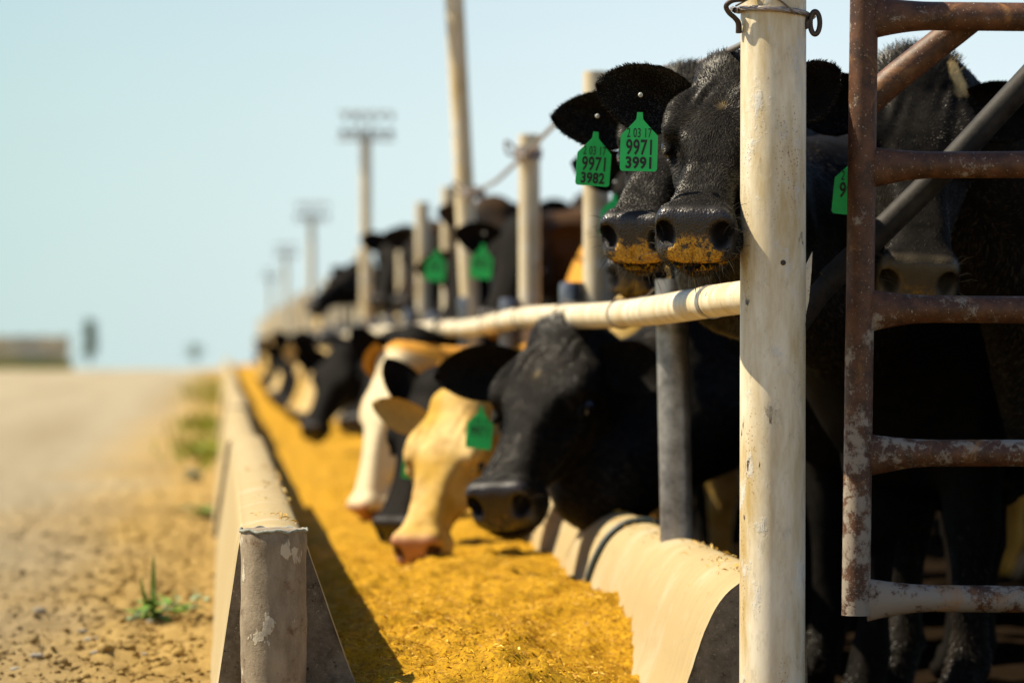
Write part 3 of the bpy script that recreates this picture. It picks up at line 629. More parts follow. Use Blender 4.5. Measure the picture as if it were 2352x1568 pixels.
def head_sdf(P):
    x, y, z = P[:, 0], np.abs(P[:, 1]), P[:, 2]; S = np.stack([x, y, z], -1)
    xc = np.clip(x, -.06, .508); zt = np.interp(xc, *_zt); zb = np.interp(xc, *_zb); wu = np.interp(xc, *_wu); wl = np.interp(xc, *_wl)
    t = np.clip((zt-z)/(zt-zb), 0, 1); t = t*t*(3-2*t); w = wu+(wl-wu)*t
    zc = (zt+zb)/2; h = (zt-zb)/2; n = np.where(z > zc, 3.3, 2.4)
    v = (np.abs(y/w)**n+np.abs((z-zc)/h)**n)**(1/n); d = (v-1)*np.minimum(w, h)*.9
    ex = np.maximum(np.maximum(x-.508, -.06-x), 0); d = np.where(ex > 0, np.sqrt(np.maximum(d, 0)**2+ex**2), d)
    d = smin(d, ell(S, (.0, 0, -.010), (.055, .066, .030)), .035)                         # poll
    d = smin(d, ell(S, (.160, .090, -.026), (.060, .022, .028)), .03)                       # brow
    d = smin(d, ell(S, (.105, .070, -.150), (.095, .030, .080)), .03)                        # cheek
    d = smin(d, cone(S, (.235, .070, -.092), (.335, .050, -.098), .016, .008), .03)          # facial crest
    d = smax(d, -ell(S, (.315, .090, -.035), (.085, .024, .030)), .035)                      # hollow beside the bridge
    d = smax(d, -ell(S, (.203, .121, -.061), (.032, .020, .022)), .014)                      # eye socket
    d = smin(d, cone(S, (.168, .104, -.046), (.226, .096, -.056), .011, .008), .010)         # upper lid
    d = smin(d, cone(S, (.180, .100, -.078), (.222, .092, -.078), .007, .006), .010)         # lower lid
    d = smin(d, ell(S, (.472, 0, -.086), (.036, .056, .050)), .022)                          # nose pad
    d = smin(d, ell(S, (.466, .047, -.070), (.036, .025, .036)), .016)                       # nostril wing
    d = smin(d, ell(S, (.440, .052, -.118), (.046, .026, .030)), .022)                       # upper lip
    d = smin(d, ell(S, (.425, .0, -.156), (.060, .046, .022)), .018)                         # chin
    d = smax(d, (x-.499)*.95+(z+.085)*.30, .014)                                             # flat front of the nose
    a = .5; R = np.array([[math.cos(a), math.sin(a), 0], [-math.sin(a), math.cos(a), 0], [0, 0, 1]], np.float32)
    d = smax(d, -ell(S, (.497, .046, -.073), (.040, .0150, .0225), R), .006)                  # nostril
    d = smax(d, -ell(S, (.500, .060, -.093), (.026, .007, .010), R), .006)
    d = smax(d, -ell(S, (.470, 0, -.1335), (.075, .080, .0050)), .006)                       # mouth
    d = smax(d, -ell(S, (.508, 0, -.100), (.012, .003, .022)), .006)                         # groove of the nose
    return d
def snets(F, ax):
    X, Y, Z = ax; ins = F < 0; nx, ny, nz = F.shape
    c = ins[:-1, :-1, :-1].astype(np.int8)
    for a in (0, 1):
        for b in (0, 1):
            for e in (0, 1):
                if a+b+e: c = c+ins[a:nx-1+a, b:ny-1+b, e:nz-1+e]
    act = (c > 0) & (c < 8); I, J, K = np.nonzero(act); idx = np.full(act.shape, -1, np.int64); idx[I, J, K] = np.arange(len(I))
    S = np.zeros((len(I), 3)); n = np.zeros(len(I)); G = [np.asarray(g, float) for g in ax]
    cor = [(a, b, e) for a in (0, 1) for b in (0, 1) for e in (0, 1)]
    for p in cor:
        for ax_ in range(3):
            if p[ax_]: continue
            q = list(p); q[ax_] = 1
            f0 = F[I+p[0], J+p[1], K+p[2]]; f1 = F[I+q[0], J+q[1], K+q[2]]; m = (f0 < 0) != (f1 < 0); t = np.where(m, f0/(f0-f1+1e-12), 0)
            a0 = np.stack([G[0][I+p[0]], G[1][J+p[1]], G[2][K+p[2]]], -1); a1 = np.stack([G[0][I+q[0]], G[1][J+q[1]], G[2][K+q[2]]], -1)
            S += np.where(m[:, None], a0+(a1-a0)*t[:, None], 0); n += m
    V = S/n[:, None]; Q = []
    for ax_ in range(3):
        o = [x for x in range(3) if x != ax_]
        s0 = [slice(1, -1)]*3; s0[ax_] = slice(0, -1); s1 = list(s0); s1[ax_] = slice(1, None)
        A = ins[tuple(s0)]; B = ins[tuple(s1)]; E = np.nonzero(A != B); base = [E[0]+(ax_ != 0), E[1]+(ax_ != 1), E[2]+(ax_ != 2)]
        flip = A[E]
        def cell(du, dv):
            k = [b.copy() for b in base]; k[o[0]] -= du; k[o[1]] -= dv; return idx[k[0], k[1], k[2]]
        q = np.stack([cell(1, 1), cell(0, 1), cell(0, 0), cell(1, 0)], -1)
        if ax_ == 1: flip = ~flip
        q[~flip] = q[~flip][:, ::-1]; Q.append(q)
    Q = np.concatenate(Q); Q = Q[(Q >= 0).all(1)]
    return V, Q
def axis(lo, hi, flo, fhi, h, hmax, g=1.10):
    flo = max(flo, lo); fhi = min(fhi, hi); a = list(np.arange(flo, fhi+h, h)); s = h; x = a[-1]
    while x < hi: s = min(s*g, hmax); x += s; a.append(x)
    s = h; x = a[0]
    while x > lo: s = min(s*g, hmax); x -= s; a.insert(0, x)
    return np.array(a, np.float32)
def ear_mesh(base, axd, nrm, L=.20, Wd=.062, nu=22, nv=15, th=.0055):
    """leaf shaped cupped ear; nrm points out of the hollow"""
    axd = axd/np.linalg.norm(axd); nrm = nrm-axd*(nrm@axd); nrm /= np.linalg.norm(nrm); ac = np.cross(nrm, axd)
    U = np.linspace(0, 1, nu); Vv = np.linspace(-1, 1, nv); pts = []
    for side in (1, -1):
        for u in U:
            w = Wd*(.40+.60*math.sin(min(1, u/.48)*math.pi/2)) if u < .48 else Wd*max(0, 1-((u-.48)/.52)**1.9)**.72
            for v in Vv:
                cup = .60*Wd*(1-.35*u)*(v*v)*(w/Wd)**.7-.012*math.sin(u*3)+.005*math.sin(9*u+3*v)+.10*Wd*u*v
                p = base+axd*L*u+ac*w*v+nrm*(cup+side*th*.5*(1-abs(v)**6)*(1-u**8))
                pts.append(p-np.array([0, 0, .030])*u*u*0)
    n = nu*nv; F = []
    for i in range(nu-1):
        for j in range(nv-1):
            a = i*nv+j; F.append([a, a+1, a+nv+1, a+nv]); F.append([n+a, n+a+nv, n+a+nv+1, n+a+1])
    for i in range(nu-1):
        for j in (0, nv-1):
            a = i*nv+j; F.append([a, a+nv, n+a+nv, n+a] if j == 0 else [a, n+a, n+a+nv, a+nv])
    for j in range(nv-1): a = (nu-1)*nv+j; F.append([a, n+a, n+a+1, a+1][::-1])
    uu = np.tile(np.repeat(U, nv), 2); vv = np.tile(np.tile(Vv, nu), 2)
    return np.array(pts), np.array(F), uu, vv, np.tile(axd, (len(pts), 1)), np.repeat([1, 0], n)
TXT = {}
def text_obj(s, size, parent, Mx, sx=.8, bold=.0):
    cu = bpy.data.curves.new('t', 'FONT'); cu.body = s; cu.size = 1.0; cu.align_x = 'CENTER'; cu.offset = bold; cu.resolution_u = 4; cu.space_character = 1.06
    t = bpy.data.objects.new('t', cu); COL.objects.link(t); bpy.context.view_layer.update()
    me = bpy.data.meshes.new_from_object(t.evaluated_get(bpy.context.evaluated_depsgraph_get())); bpy.data.objects.remove(t)
    me.name = 'number'; n = len(me.vertices); co = np.empty(n*3, np.float32); me.vertices.foreach_get('co', co); co = co.reshape(-1, 3); mn = co.min(0); mx_ = co.max(0); co[:, 0] = (co[:, 0]-(mn[0]+mx_[0])/2)*sx/(mx_[0]-mn[0]); co[:, 1] = (co[:, 1]-mn[1])*size/(mx_[1]-mn[1])
    W3 = co@Mx[:3, :3].T+Mx[:3, 3]; me.vertices.foreach_set('co', W3.astype(np.float32).ravel()); me.update()
    me.materials.clear(); me.materials.append(M['ink']); o = bpy.data.objects.new('number', me); COL.objects.link(o); o.parent = parent; return o
def ear_tag(root, top, right, up, k=1.0, lines=None, stem=.034):
    """green two line tag hanging from point top (world)"""
    right = right/np.linalg.norm(right); up = up-right*(up@right); up /= np.linalg.norm(up); nrm = np.cross(right, up)
    W2 = .0325*k; H = .1025*k
    out = [(-.0048*k, .0), (.0048*k, 0), (.0060*k, -.012*k), (.010*k, -.017*k), (W2-.002*k, -.0385*k), (W2, -.041*k), (W2, -H+.005*k), (W2-.0015*k, -H+.0015*k), (W2-.005*k, -H),
           (-W2+.005*k, -H), (-W2+.0015*k, -H+.0015*k), (-W2, -H+.005*k), (-W2, -.041*k), (-W2+.002*k, -.0385*k), (-.010*k, -.017*k), (-.0060*k, -.012*k)]
    rl = parent_loc(root); n = len(out); V = []
    for s in (1, -1):
        for x, y in out: V.append(top+right*x+up*y+nrm*(s*.0009+.10*((y/H)**2)*.01-.25*x*x)-rl)
    F = [list(range(n))[::-1], list(range(n, 2*n))]+[[i, (i+1) % n, (i+1) % n+n, i+n] for i in range(n)]
    o = mesh_np('ear_tag', np.array(V), F, M['tagg'], root, False)
    mb = MB(); q = top+nrm*.006+up*.030*k; mb.tube([q-nrm*.006, q+nrm*.0010, q+nrm*.0022], [.0042, .0042, .0020], 12); mb.build('tag_stud', M['stud'], root, sharp=0)
    if lines:
        for s, y, ht, wd, bold in lines:
            Mx = np.eye(4); Mx[:3, 0] = right; Mx[:3, 1] = up; Mx[:3, 2] = nrm; Mx[:3, 3] = top+up*y*k+nrm*.0024-rl
            text_obj(s, ht*k, o, Mx, wd*k, bold)
    return o
def T3(c): return [('2 03 17', -.0440, .0165, .0430, .004), ('9971', -.0745, .0275, .0450, .020), (c, -.0985, .0215, .0450, .034)]
BLK = (.0036, .0033, .0030); BRN = (.030, .018, .010)
COW_INFO = []
def cow(label, nose, fwd, dors=None, s=1.0, sh=None, back=(1, .2), res=.012, coat=None, ears=None, tags=None, fur=0, feedamt=0, wet=1.0, whorl=(.17, 0), hump=1.0, pad=(.020, .016, .016), eyes=True, mid=None, dewlap=None):
    N = at(*nose); f = cv(*fwd); dz = cv(*(dors or (0, 1, .0))); dz = dz-f*(dz@f); dz /= np.linalg.norm(dz); ly = np.cross(dz, f)   # ly: animal's left
    R = np.stack([f, ly, dz], 1); O = N-R@(np.array([.500, 0, -.085])*s)
    H2W = lambda p: O+R@(np.asarray(p, float)*s)
    hb = H2W((-.02, 0, -.12))
    if sh is None: sh = (1.42, hb[1]+.15, 1.0)
    Sh = np.array(sh, float); bk = np.array([back[0], back[1], 0.]); bk /= np.linalg.norm(bk); sd = np.array([-bk[1], bk[0], 0])
    root_loc = np.array([Sh[0]+bk[0]*.7, Sh[1]+bk[1]*.7, -.10])
    zg = -.10; hs = (Sh[2]+.33-zg)/1.40                                   # body scale from height of the shoulder
    def B(x, y, z): return Sh+bk*x+sd*y+np.array([0, 0, z-Sh[2]])
    # sampling grid
    hc = np.array([H2W((x, y, z)) for x in (-.07, .53) for y in (-.12, .12) for z in (-.26, .05)])
    allp = np.concatenate([hc, [B(-.35, -.38, zg-.02), B(-.35, .38, 1.5), B(1.75, .38, zg-.02), B(1.75, -.38, 1.5)]])
    lo = allp.min(0)-.03; hi = allp.max(0)+.03; flo = hc.min(0)-.02; fhi = hc.max(0)+.02
    ax = [axis(lo[i], hi[i], flo[i], fhi[i], res, max(.035, res*2)) for i in range(3)]
    G = np.stack(np.meshgrid(*ax, indexing='ij'), -1).astype(np.float32); sp = G.shape[:3]; P = G.reshape(-1, 3)
    # body
    L = ((P-Sh.astype(np.float32))@np.stack([bk, sd, [0, 0, 1]], 1).astype(np.float32)); L[:, 2] += Sh[2]-zg
    L = L/hs; z0 = 0
    d = ell(L, (.02, 0, .88), (.30, .235, .40))
    d = smin(d, ell(L, (.62, 0, .90), (.66, .34, .37)), .12)
    d = smin(d, ell(L, (1.22, 0, .98), (.36, .265, .31)), .12)
    d = smin(d, cone(L, (.0, 0, 1.17), (1.30, 0, 1.19), .10, .10), .12)
    for y in (-1, 1):
        for (a, b_, ra, rb) in (((.03, .15*y, .72), (.04, .155*y, .42), .105, .058), ((.04, .155*y, .42), (.03, .155*y, .12), .052, .036), ((.03, .155*y, .12), (-.01, .155*y, .02), .042, .055),
                                ((1.28, .16*y, .88), (1.16, .19*y, .62), .19, .115), ((1.16, .19*y, .62), (1.40, .165*y, .46), .10, .058), ((1.40, .165*y, .46), (1.34, .16*y, .12), .046, .036), ((1.34, .16*y, .12), (1.29, .16*y, .02), .042, .055)):
            d = smin(d, cone(L, a, b_, ra, rb), .05)
    d = smin(d, cone(L, (1.56, 0, 1.12), (1.62, 0, .45), .035, .022), .03); d = d*hs
    Pw = P
    neck_t = H2W((.03, 0, -.06)); neck_b = H2W((.03, 0, -.155)); c0 = B(.06, 0, Sh[2]+.10*hs); c1 = B(-.02, 0, Sh[2]-.22*hs)
    nk = smin(cone(Pw, neck_t, c0, .082*s, .17*hs), cone(Pw, neck_b, c1, .078*s, .15*hs), .12)
    nk = smin(nk, cone(Pw, (neck_t+neck_b)/2, (c0+c1)/2, .10*s, .19*hs), .08)
    if nose[1] > 790 and mid is None: mid = (1.05, .5*(hb[1]+Sh[1])-.08, .515)
    if mid is not None:
        mp = np.array(mid, float)
        nk = smin(cone(Pw, neck_t, mp+np.array([0, 0, .065]), .080*s, .115), cone(Pw, neck_b, mp-np.array([0, 0, .075]), .075*s, .125), .10)
        nk = smin(nk, smin(cone(Pw, mp+np.array([0, 0, .065]), c0+np.array([.08, 0, -.04]), .115, .16*hs), cone(Pw, mp-np.array([0, 0, .075]), c1, .125, .19*hs), .12), .06)
        if dewlap: nk = smin(nk, smin(cone(Pw, H2W((.11, 0, -.165)), np.array(dewlap), .07, .125), cone(Pw, np.array(dewlap), c1-np.array([0, 0, .08]), .125, .17), .06), .06)
    d = smin(d, nk, .10)
    Q = ((P-O.astype(np.float32))@R.astype(np.float32))/s
    near = (Q[:, 0] > -.22) & (Q[:, 0] < .62) & (np.abs(Q[:, 1]) < .26) & (Q[:, 2] > -.40) & (Q[:, 2] < .16)
    hd = np.full(len(P), 1., np.float32); hd[near] = head_sdf(Q[near])*s
    kk = .045*np.clip((.10-Q[:, 0])/.12, .12, 1); d = smin(d, hd, kk.astype(np.float32))
    # the nose and mouth are carved in again after the blend
    V, F = snets(d.reshape(sp), ax)
    if res < .009:      # folds and lumps of the skin
        wv = lambda P_, k_: np.stack([vnoise(P_, k_), vnoise(P_, k_+1), vnoise(P_, k_+2)], -1)
        hq = ((V-O)@R)/s; msk = np.clip((.44-hq[:, 0:1])/.05, .12, 1)
        V = V+msk*(.0035*wv(V*16, 70)+.0016*wv(V*42, 80))
        rid = np.sin(hq[:, 1]*150+4*vnoise(hq*14, 90)+hq[:, 0]*40); fm = np.exp(-((hq[:, 0]-.115)/.05)**2-((np.abs(hq[:, 1])-.055)/.03)**2)*(hq[:, 2] > -.05)
        V = V+R[:, 2]*(rid*fm*.0035)[:, None]
    nb = len(V)
    Hq = ((V-O)@R)/s
    if coat is None: coat = lambda q, v: np.tile(BLK, (len(q), 1))
    col = coat(Hq, V); wetv = np.zeros(nb); feedv = np.zeros(nb)
    padm = np.clip((Hq[:, 0]-.456)/.012, 0, 1)*np.clip((-.029-Hq[:, 2])/.010, 0, 1)*np.clip((Hq[:, 2]+.126)/.006, 0, 1)*np.clip((.074-np.abs(Hq[:, 1]))/.012, 0, 1)
    wetv = padm*wet; col = col*(1-padm[:, None])+np.array(pad)*padm[:, None]
    nos = np.clip(1.6-(((np.abs(Hq[:, 1])-.050)/.0165)**2+((Hq[:, 2]+.076)/.0235)**2), 0, 1)*(Hq[:, 0] > .45)
    lipm = (Hq[:, 2] > -.185)*np.clip((Hq[:, 0]-.42)/.03, 0, 1)*np.clip((-.122-Hq[:, 2])/.01, 0, 1)
    feedv = feedamt*np.maximum(np.clip((Hq[:, 0]-.462)/.012, 0, 1)*np.clip((-.066-Hq[:, 2])/.026, 0, 1)*np.clip((.056-np.abs(Hq[:, 1]))/.014, 0, 1)*np.clip((Hq[:, 2]+.140)/.006, 0, 1), .42*lipm)*(1-np.clip(nos*2, 0, 1))
    col = col*(1-.75*nos[:, None]); wetv = wetv*(1-nos)
    fur_len = .0078+.010*np.clip((.06-Hq[:, 0])/.12, 0, 1)*np.clip((Hq[:, 2]+.06)/.05, 0, 1)+.006*np.clip((-.15-Hq[:, 2])/.05, 0, 1)*np.clip((.45-Hq[:, 0])/.1, 0, 1)
    fur_len = fur_len+.026*np.clip((.055-Hq[:, 0])/.06, 0, 1)*np.clip((Hq[:, 2]+.05)/.04, 0, 1)*(np.abs(Hq[:, 1]) < .075)
    fur_len = np.where((Hq[:, 0] > .40), .0055, fur_len); fur_len = fur_len*(1-np.clip(padm*3, 0, 1))
    fur_len = np.where((Hq[:, 0] > .41) & (Hq[:, 2] < -.14), .011, fur_len)
    p2 = Hq-np.array([whorl[0], whorl[1], 0]); fl = np.where((Hq[:, :1] > whorl[0]-.02), np.array([.55, 0, -.2])+p2*np.array([.5, 3.0, 0]), p2*np.array([1.2, 1.0, .4])+np.array([-.02, 0, 0]))
    fl = np.where((np.abs(Hq[:, 2:3]+.02) < .06) & (np.linalg.norm(p2, axis=1)[:, None] < .16), p2+1e-4, np.where(Hq[:, :1] > .16, np.array([-.6, 0, -.5]), np.array([-1., 0, -.35])))
    flow = fl@R.T
    nkm = Hq[:, 0] < -.08; flow[nkm] = (Sh-O)/np.linalg.norm(Sh-O)+np.array([0, 0, -.7])
    dens = np.where(Hq[:, 0] < -.10, np.clip(1-(-.10-Hq[:, 0])/.5, .0, 1)*.7, 1.0); dens = np.where(fur_len < .001, 0, dens)
    # ears
    for (side, e_ax, e_n, eL, eW) in ears or ():
        b0 = H2W((.050, .086*side, -.050)); pts, EF, uu, vv, ea, inn = ear_mesh(b0-cv(*e_ax)*.02, cv(*e_ax), cv(*e_n), eL*s, eW*s, nu=26 if res < .009 else 14, nv=17 if res < .009 else 9)
        F = np.concatenate([F, EF+len(V)]); V = np.concatenate([V, pts]); ne = len(pts)
        col = np.concatenate([col, np.tile(np.array(coat(np.array([[.0, .2*side, -.04]]), b0[None])[0])*.8, (ne, 1))]); wetv = np.concatenate([wetv, np.zeros(ne)]); feedv = np.concatenate([feedv, np.zeros(ne)])
        fur_len = np.concatenate([fur_len, .0035+.0035*(np.abs(vv) > .8)+.006*inn*(uu < .45)]); flow = np.concatenate([flow, ea+.6*np.sign(vv)[:, None]*np.cross(cv(*e_n), cv(*e_ax))*(np.abs(vv) > .55)[:, None]]); dens = np.concatenate([dens, np.full(ne, .8)+.8*(np.abs(vv) > .8)])
    root = tag(empty('cow', root_loc), label, 'cow', 'cattle feeding along the trough')
    body = mesh_np('body', V-root_loc, F, M['hide'], root)
    me = body.data
    def setc(me, nm, arr):
        if arr.ndim == 2:
            a = me.color_attributes.new(nm, 'FLOAT_COLOR', 'POINT'); c4 = np.ones((len(arr), 4), np.float32); c4[:, :3] = arr; a.data.foreach_set('color', c4.ravel())
        else: a = me.attributes.new(nm, 'FLOAT', 'POINT'); a.data.foreach_set('value', arr.astype(np.float32))
    setc(me, 'coat', col); setc(me, 'wet', wetv); setc(me, 'feed', feedv)
    if eyes:
        for side in (1, -1):
            c = H2W((.196, .0955*side, -.061)); mb = MB(); n = 14; m = 9; r = .0195*s
            mb.add([c+r*np.array([math.sin(math.pi*i/(m-1))*math.cos(2*math.pi*j/n), math.sin(math.pi*i/(m-1))*math.sin(2*math.pi*j/n), math.cos(math.pi*i/(m-1))]) for i in range(m) for j in range(n)],
                   [[i*n+j, i*n+(j+1) % n, (i+1)*n+(j+1) % n, (i+1)*n+j] for i in range(m-1) for j in range(n)])
            mb.build('eye', M['eye'], root, sharp=0)
    for t in tags or (): ear_tag(root, at(*t[0]), cv(*t[1]), cv(*t[2]), t[3], t[4])
    if fur:
        n = len(me.vertices); no = np.empty(n*3, np.float32); me.vertices.foreach_get('normal', no); no = no.reshape(-1, 3)
        T = np.concatenate([F[:, [0, 1, 2]], F[:, [0, 2, 3]]]); A = V[T]; ar = np.linalg.norm(np.cross(A[:, 1]-A[:, 0], A[:, 2]-A[:, 0]), axis=1)*dens[T].mean(1)
        ti = RNG.choice(len(T), fur, p=ar/ar.sum()); r1 = np.sqrt(RNG.random(fur)); r2 = RNG.random(fur); w = np.stack([1-r1, r1*(1-r2), r1*r2], -1)[..., None]
        Tt = T[ti]; p = (V[Tt]*w).sum(1); nn = (no[Tt]*w).sum(1); nn /= np.linalg.norm(nn, axis=1)[:, None]+1e-9; fl_ = (flow[Tt]*w).sum(1); ln = (fur_len[Tt]*w[..., 0]).sum(1); cl = (col[Tt]*w).sum(1)
        nz = np.stack([vnoise(p*22, 5), vnoise(p*22, 6), vnoise(p*22, 8)], -1)*.45
        fl_ = fl_/(np.linalg.norm(fl_, axis=1)[:, None]+1e-9)+nz+RNG.normal(0, .14, (fur, 3)); fl_ -= nn*(fl_*nn).sum(1)[:, None]; fl_ /= np.linalg.norm(fl_, axis=1)[:, None]+1e-9
        ln = ln*RNG.uniform(.6, 1.35, fur); lift = np.clip(RNG.normal(.33, .15, fur)+.10*(ln > .02), .05, .9)[:, None]
        d1 = fl_+nn*lift; d1 /= np.linalg.norm(d1, axis=1)[:, None]; d2 = fl_+nn*lift*.35+np.array([0, 0, -.25]); d2 /= np.linalg.norm(d2, axis=1)[:, None]
        sd_ = np.cross(nn, fl_); hw = (.00050+.00020*RNG.random(fur))[:, None]*np.where(ln > .02, 1.15, 1.0)[:, None]
        a0 = p-nn*.0012; a1 = p+d1*ln[:, None]*.5; a2 = a1+d2*ln[:, None]*.5
        VV = np.stack([a0-sd_*hw, a0+sd_*hw, a1+sd_*hw*.8, a1-sd_*hw*.8, a2], 1).reshape(-1, 3)
        cand = np.nonzero((Hq[:, 0] > .40) & ((Hq[:, 2] < -.125) | (np.abs(Hq[:, 1]) > .058)))[0]
        wi = RNG.choice(cand, 120); wL = (RNG.uniform(.014, .040, 120)*s)[:, None]; wn_ = no[wi]+RNG.normal(0, .25, (120, 3)); w0 = V[wi]; w1 = w0+wn_*wL*.55; w2 = w1+wn_*wL*.45+np.array([0, 0, -.2])*wL
        ws = np.cross(wn_, FW)*.00042; VV = np.concatenate([VV, np.stack([w0-ws, w0+ws, w1+ws*.8, w1-ws*.8, w2], 1).reshape(-1, 3)])
        hcol = np.concatenate([cl*RNG.uniform(.6, 2.0, fur)[:, None]+RNG.random(fur)[:, None]**2.5*np.array([.048, .041, .029]), np.tile((.16, .14, .10), (120, 1))*RNG.uniform(.2, 1.2, 120)[:, None]]); fur += 120  # some strands tinted paler to stand in for sun highlights
        k5 = np.arange(fur)*5; Fq = np.stack([k5, k5+1, k5+2, k5+3], -1); Ft = np.stack([k5+3, k5+2, k5+4], -1)
        me2 = bpy.data.meshes.new('hair'); me2.vertices.add(len(VV)); me2.vertices.foreach_set('co', (VV-root_loc).astype(np.float32).ravel())
        li = np.concatenate([Fq.ravel(), Ft.ravel()]); me2.loops.add(len(li)); me2.loops.foreach_set('vertex_index', li.astype(np.int32))
        ls = np.concatenate([np.arange(fur)*4, fur*4+np.arange(fur)*3]); me2.polygons.add(2*fur); me2.polygons.foreach_set('loop_start', ls.astype(np.int32)); me2.update(calc_edges=True)
        me2.polygons.foreach_set('use_smooth', np.ones(2*fur, bool))
        me2.materials.append(M['hair']); setc(me2, 'coat', np.repeat(hcol, 5, 0))
        ho = bpy.data.objects.new('hair', me2); COL.objects.link(ho); ho.parent = root
    return dict(root=root, H2W=H2W, R=R, O=O)
M['stud'] = m_simple('tag_stud', (.35, .36, .33), .35)
M['whisk'] = m_simple('whisker', (.16, .14, .10), .4)
CRM = np.array((.66, .47, .20)); TAN = np.array((.60, .36, .06)); ORG = np.array((.42, .20, .03)); WHT = np.array((.66, .56, .36))
def black(q, v): 
    n = fbm(v*9, 3, 4)[:, None]; w_ = np.exp(-((q[:, 0:1]-.165)/.010)**2-(q[:, 1:2]/.006)**2)*(q[:, 2:3] > -.04); return .10*w_*np.array((1, .72, .32))+ np.clip(np.array(BLK)+np.clip(n, 0, 1)*np.array((.008, .005, .0025)), .002, 1)
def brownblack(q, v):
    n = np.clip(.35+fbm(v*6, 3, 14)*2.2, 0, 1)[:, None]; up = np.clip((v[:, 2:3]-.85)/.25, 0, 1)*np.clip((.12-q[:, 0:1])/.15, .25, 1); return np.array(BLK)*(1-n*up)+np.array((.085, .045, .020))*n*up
def yellow(q, v):
    n = np.clip(.5+fbm(v*11, 3, 24)*1.3, 0, 1)[:, None]; m_ = np.clip((fbm(v*23, 3, 29)[:, None]-.08)*6, 0, 1)*.45; return (TAN*.75*(1-n)+CRM*n)*(1-m_)+np.array((.30, .16, .03))*m_
def creamface(q, v):
    f = np.clip((q[:, 0:1]+.03)/.03, 0, 1)*np.clip((.095-np.abs(q[:, 1:2]))/.015+np.clip((q[:, 0:1]-.2)*8, 0, 3), 0, 1); return ORG*1.3*(1-f)+WHT*f
def blaze(q, v):
    wd = np.where(q[:, 0] > .30, .085, .045); f = np.clip((wd-np.abs(q[:, 1]))/.012, 0, 1)*np.clip((q[:, 0]-.06)/.02, 0, 1)*(q[:, 2] > -.12)*np.clip((.47-q[:, 0])/.02, 0, 1)
    return np.array(BLK)*(1-f[:, None])+CRM*f[:, None]
def marked(q, v):       # black with a few cream flecks
    n = fbm(v*7+3, 3, 44); f = np.clip((n-.44)/.04, 0, 1)*(q[:, 0] < .10)*(q[:, 2] > -.06)
    g = np.clip((.012-np.abs(q[:, 1]+.105))/.006, 0, 1)*(q[:, 0] > .00)*(q[:, 0] < .16)*(q[:, 2] > -.06)*0
    h = np.clip((.035-np.abs(q[:, 2]+.20))/.02, 0, 1)*(q[:, 0] > .36)*0
    f = np.maximum(np.maximum(f, g), h)[:, None]; return np.array(BLK)*(1-f)+CRM*.9*f
EL, EN = (-.95, .22, .1), (.1, -.25, 1)
QUICK = False
HR = .0062 if not QUICK else .012
cow('black cow with green tag 3991 looking over the rail right beside the thick cream post', (1590, 556, 5.93), (-.23, -.52, .82), (-.10, .8, .5), .97, (1.50, 7.45, .97), (1, .6), HR, black,
    [(-1, (-.97, .22, .0), (.12, -.35, 1), .205, .066), (1, (.80, .50, -.3), (-.1, -.3, 1), .165, .055)], [((1470, 258, 5.985), (1, -.03, .05), (.02, 1, .06), 1.0, T3('3991'))], 110000, 1.0, mid=(1.04, 6.80, .93))
cow('black cow with green tag 3982, left neighbour of the cow tagged 3991', (1452, 562, 6.52), (-.30, -.54, .79), (-.16, .8, .5), .97, (1.48, 8.0, .98), (1, .45), HR, black,
    [(-1, (-.95, -.02, .1), (.12, -.35, 1), .225, .062), (1, (.93, .22, -.1), (-.1, -.3, 1), .20, .062)], [((1369, 303, 6.52), (1, -.07, -.06), (.03, 1, .06), 1.0, T3('3982'))], 70000, 1.0)
cow('black cow with cream flecks staring through the rusty gate', (2108, 668, 6.47), (-.07, -.72, .69), (.02, .75, .6), 1.06, (1.85, 7.05, .80), (1, .04), HR, marked,
    [(-1, (-.95, .02, .2), (.1, -.3, 1), .19, .06), (1, (.92, -.05, .2), (-.1, -.3, 1), .19, .06)], [((1966, 358, 6.42), (1, -.1, .05), (.07, 1, .05), 1.08, T3('x')[:2])], 90000, .28, .6, pad=(.10, .078, .045))
cow('big black cow reaching down into the trough behind the bare grey post', (1142, 1180, 8.30), (-.33, -.59, .73), (-.32, .75, .52), 1.22, (1.55, 9.1, .95), (1, .2), HR, black,
    [(-1, (-.97, -.10, -.1), (.2, -.2, 1), .215, .06), (1, (.9, -.25, .3), (.1, .2, 1), .17, .055)], [((1106, 934, 8.78), (1, -.1, .2), (.02, 1, .05), 1.05, T3('x')[:2])], 70000, .15, dewlap=(.95, 8.62, .365))
cow('yellow cow with its muzzle in the feed, left of the big black head', (953, 1282, 8.95), (-.27, -.70, .66), (-.35, .55, .75), 1.0, (1.50, 10.2, .98), (1, .2), .0085, yellow,
    [(-1, (-.92, .36, -.05), (.25, -.35, 1), .19, .045), (1, (.8, .2, -.3), (-.2, .1, 1), .17, .05)], [((955, 1018, 9.4), (1, -.1, .1), (.05, 1, .05), .95, T3('x')[:2])], 0, .3, .5, pad=(.45, .22, .13), mid=(1.05, 9.75, .56))
cow('black cow with muzzle in the feed between the yellow and white faced cows', (905, 1238, 9.65), (-.30, -.78, .55), (-.4, .5, .7), 1.0, (1.48, 11.1, .98), (1, .2), .0095, black,
    [(-1, (-.5, .86, -.1), (.4, 0, 1), .18, .055), (1, (.8, .2, -.3), (-.2, .1, 1), .17, .05)], None, 0, .2)
cow('white faced orange cow eating behind the yellow cow', (838, 1192, 11.05), (-.30, -.93, .22), (-.85, .2, .45), 1.05, (1.44, 11.9, .965), (1, .2), .0095, creamface,
    [(-1, (-.2, .6, .6), (-.4, 0, 1), .18, .055), (1, (.5, .6, -.5), (-.2, .1, 1), .17, .05)], None, 0, .1, .3, pad=(.42, .20, .13))
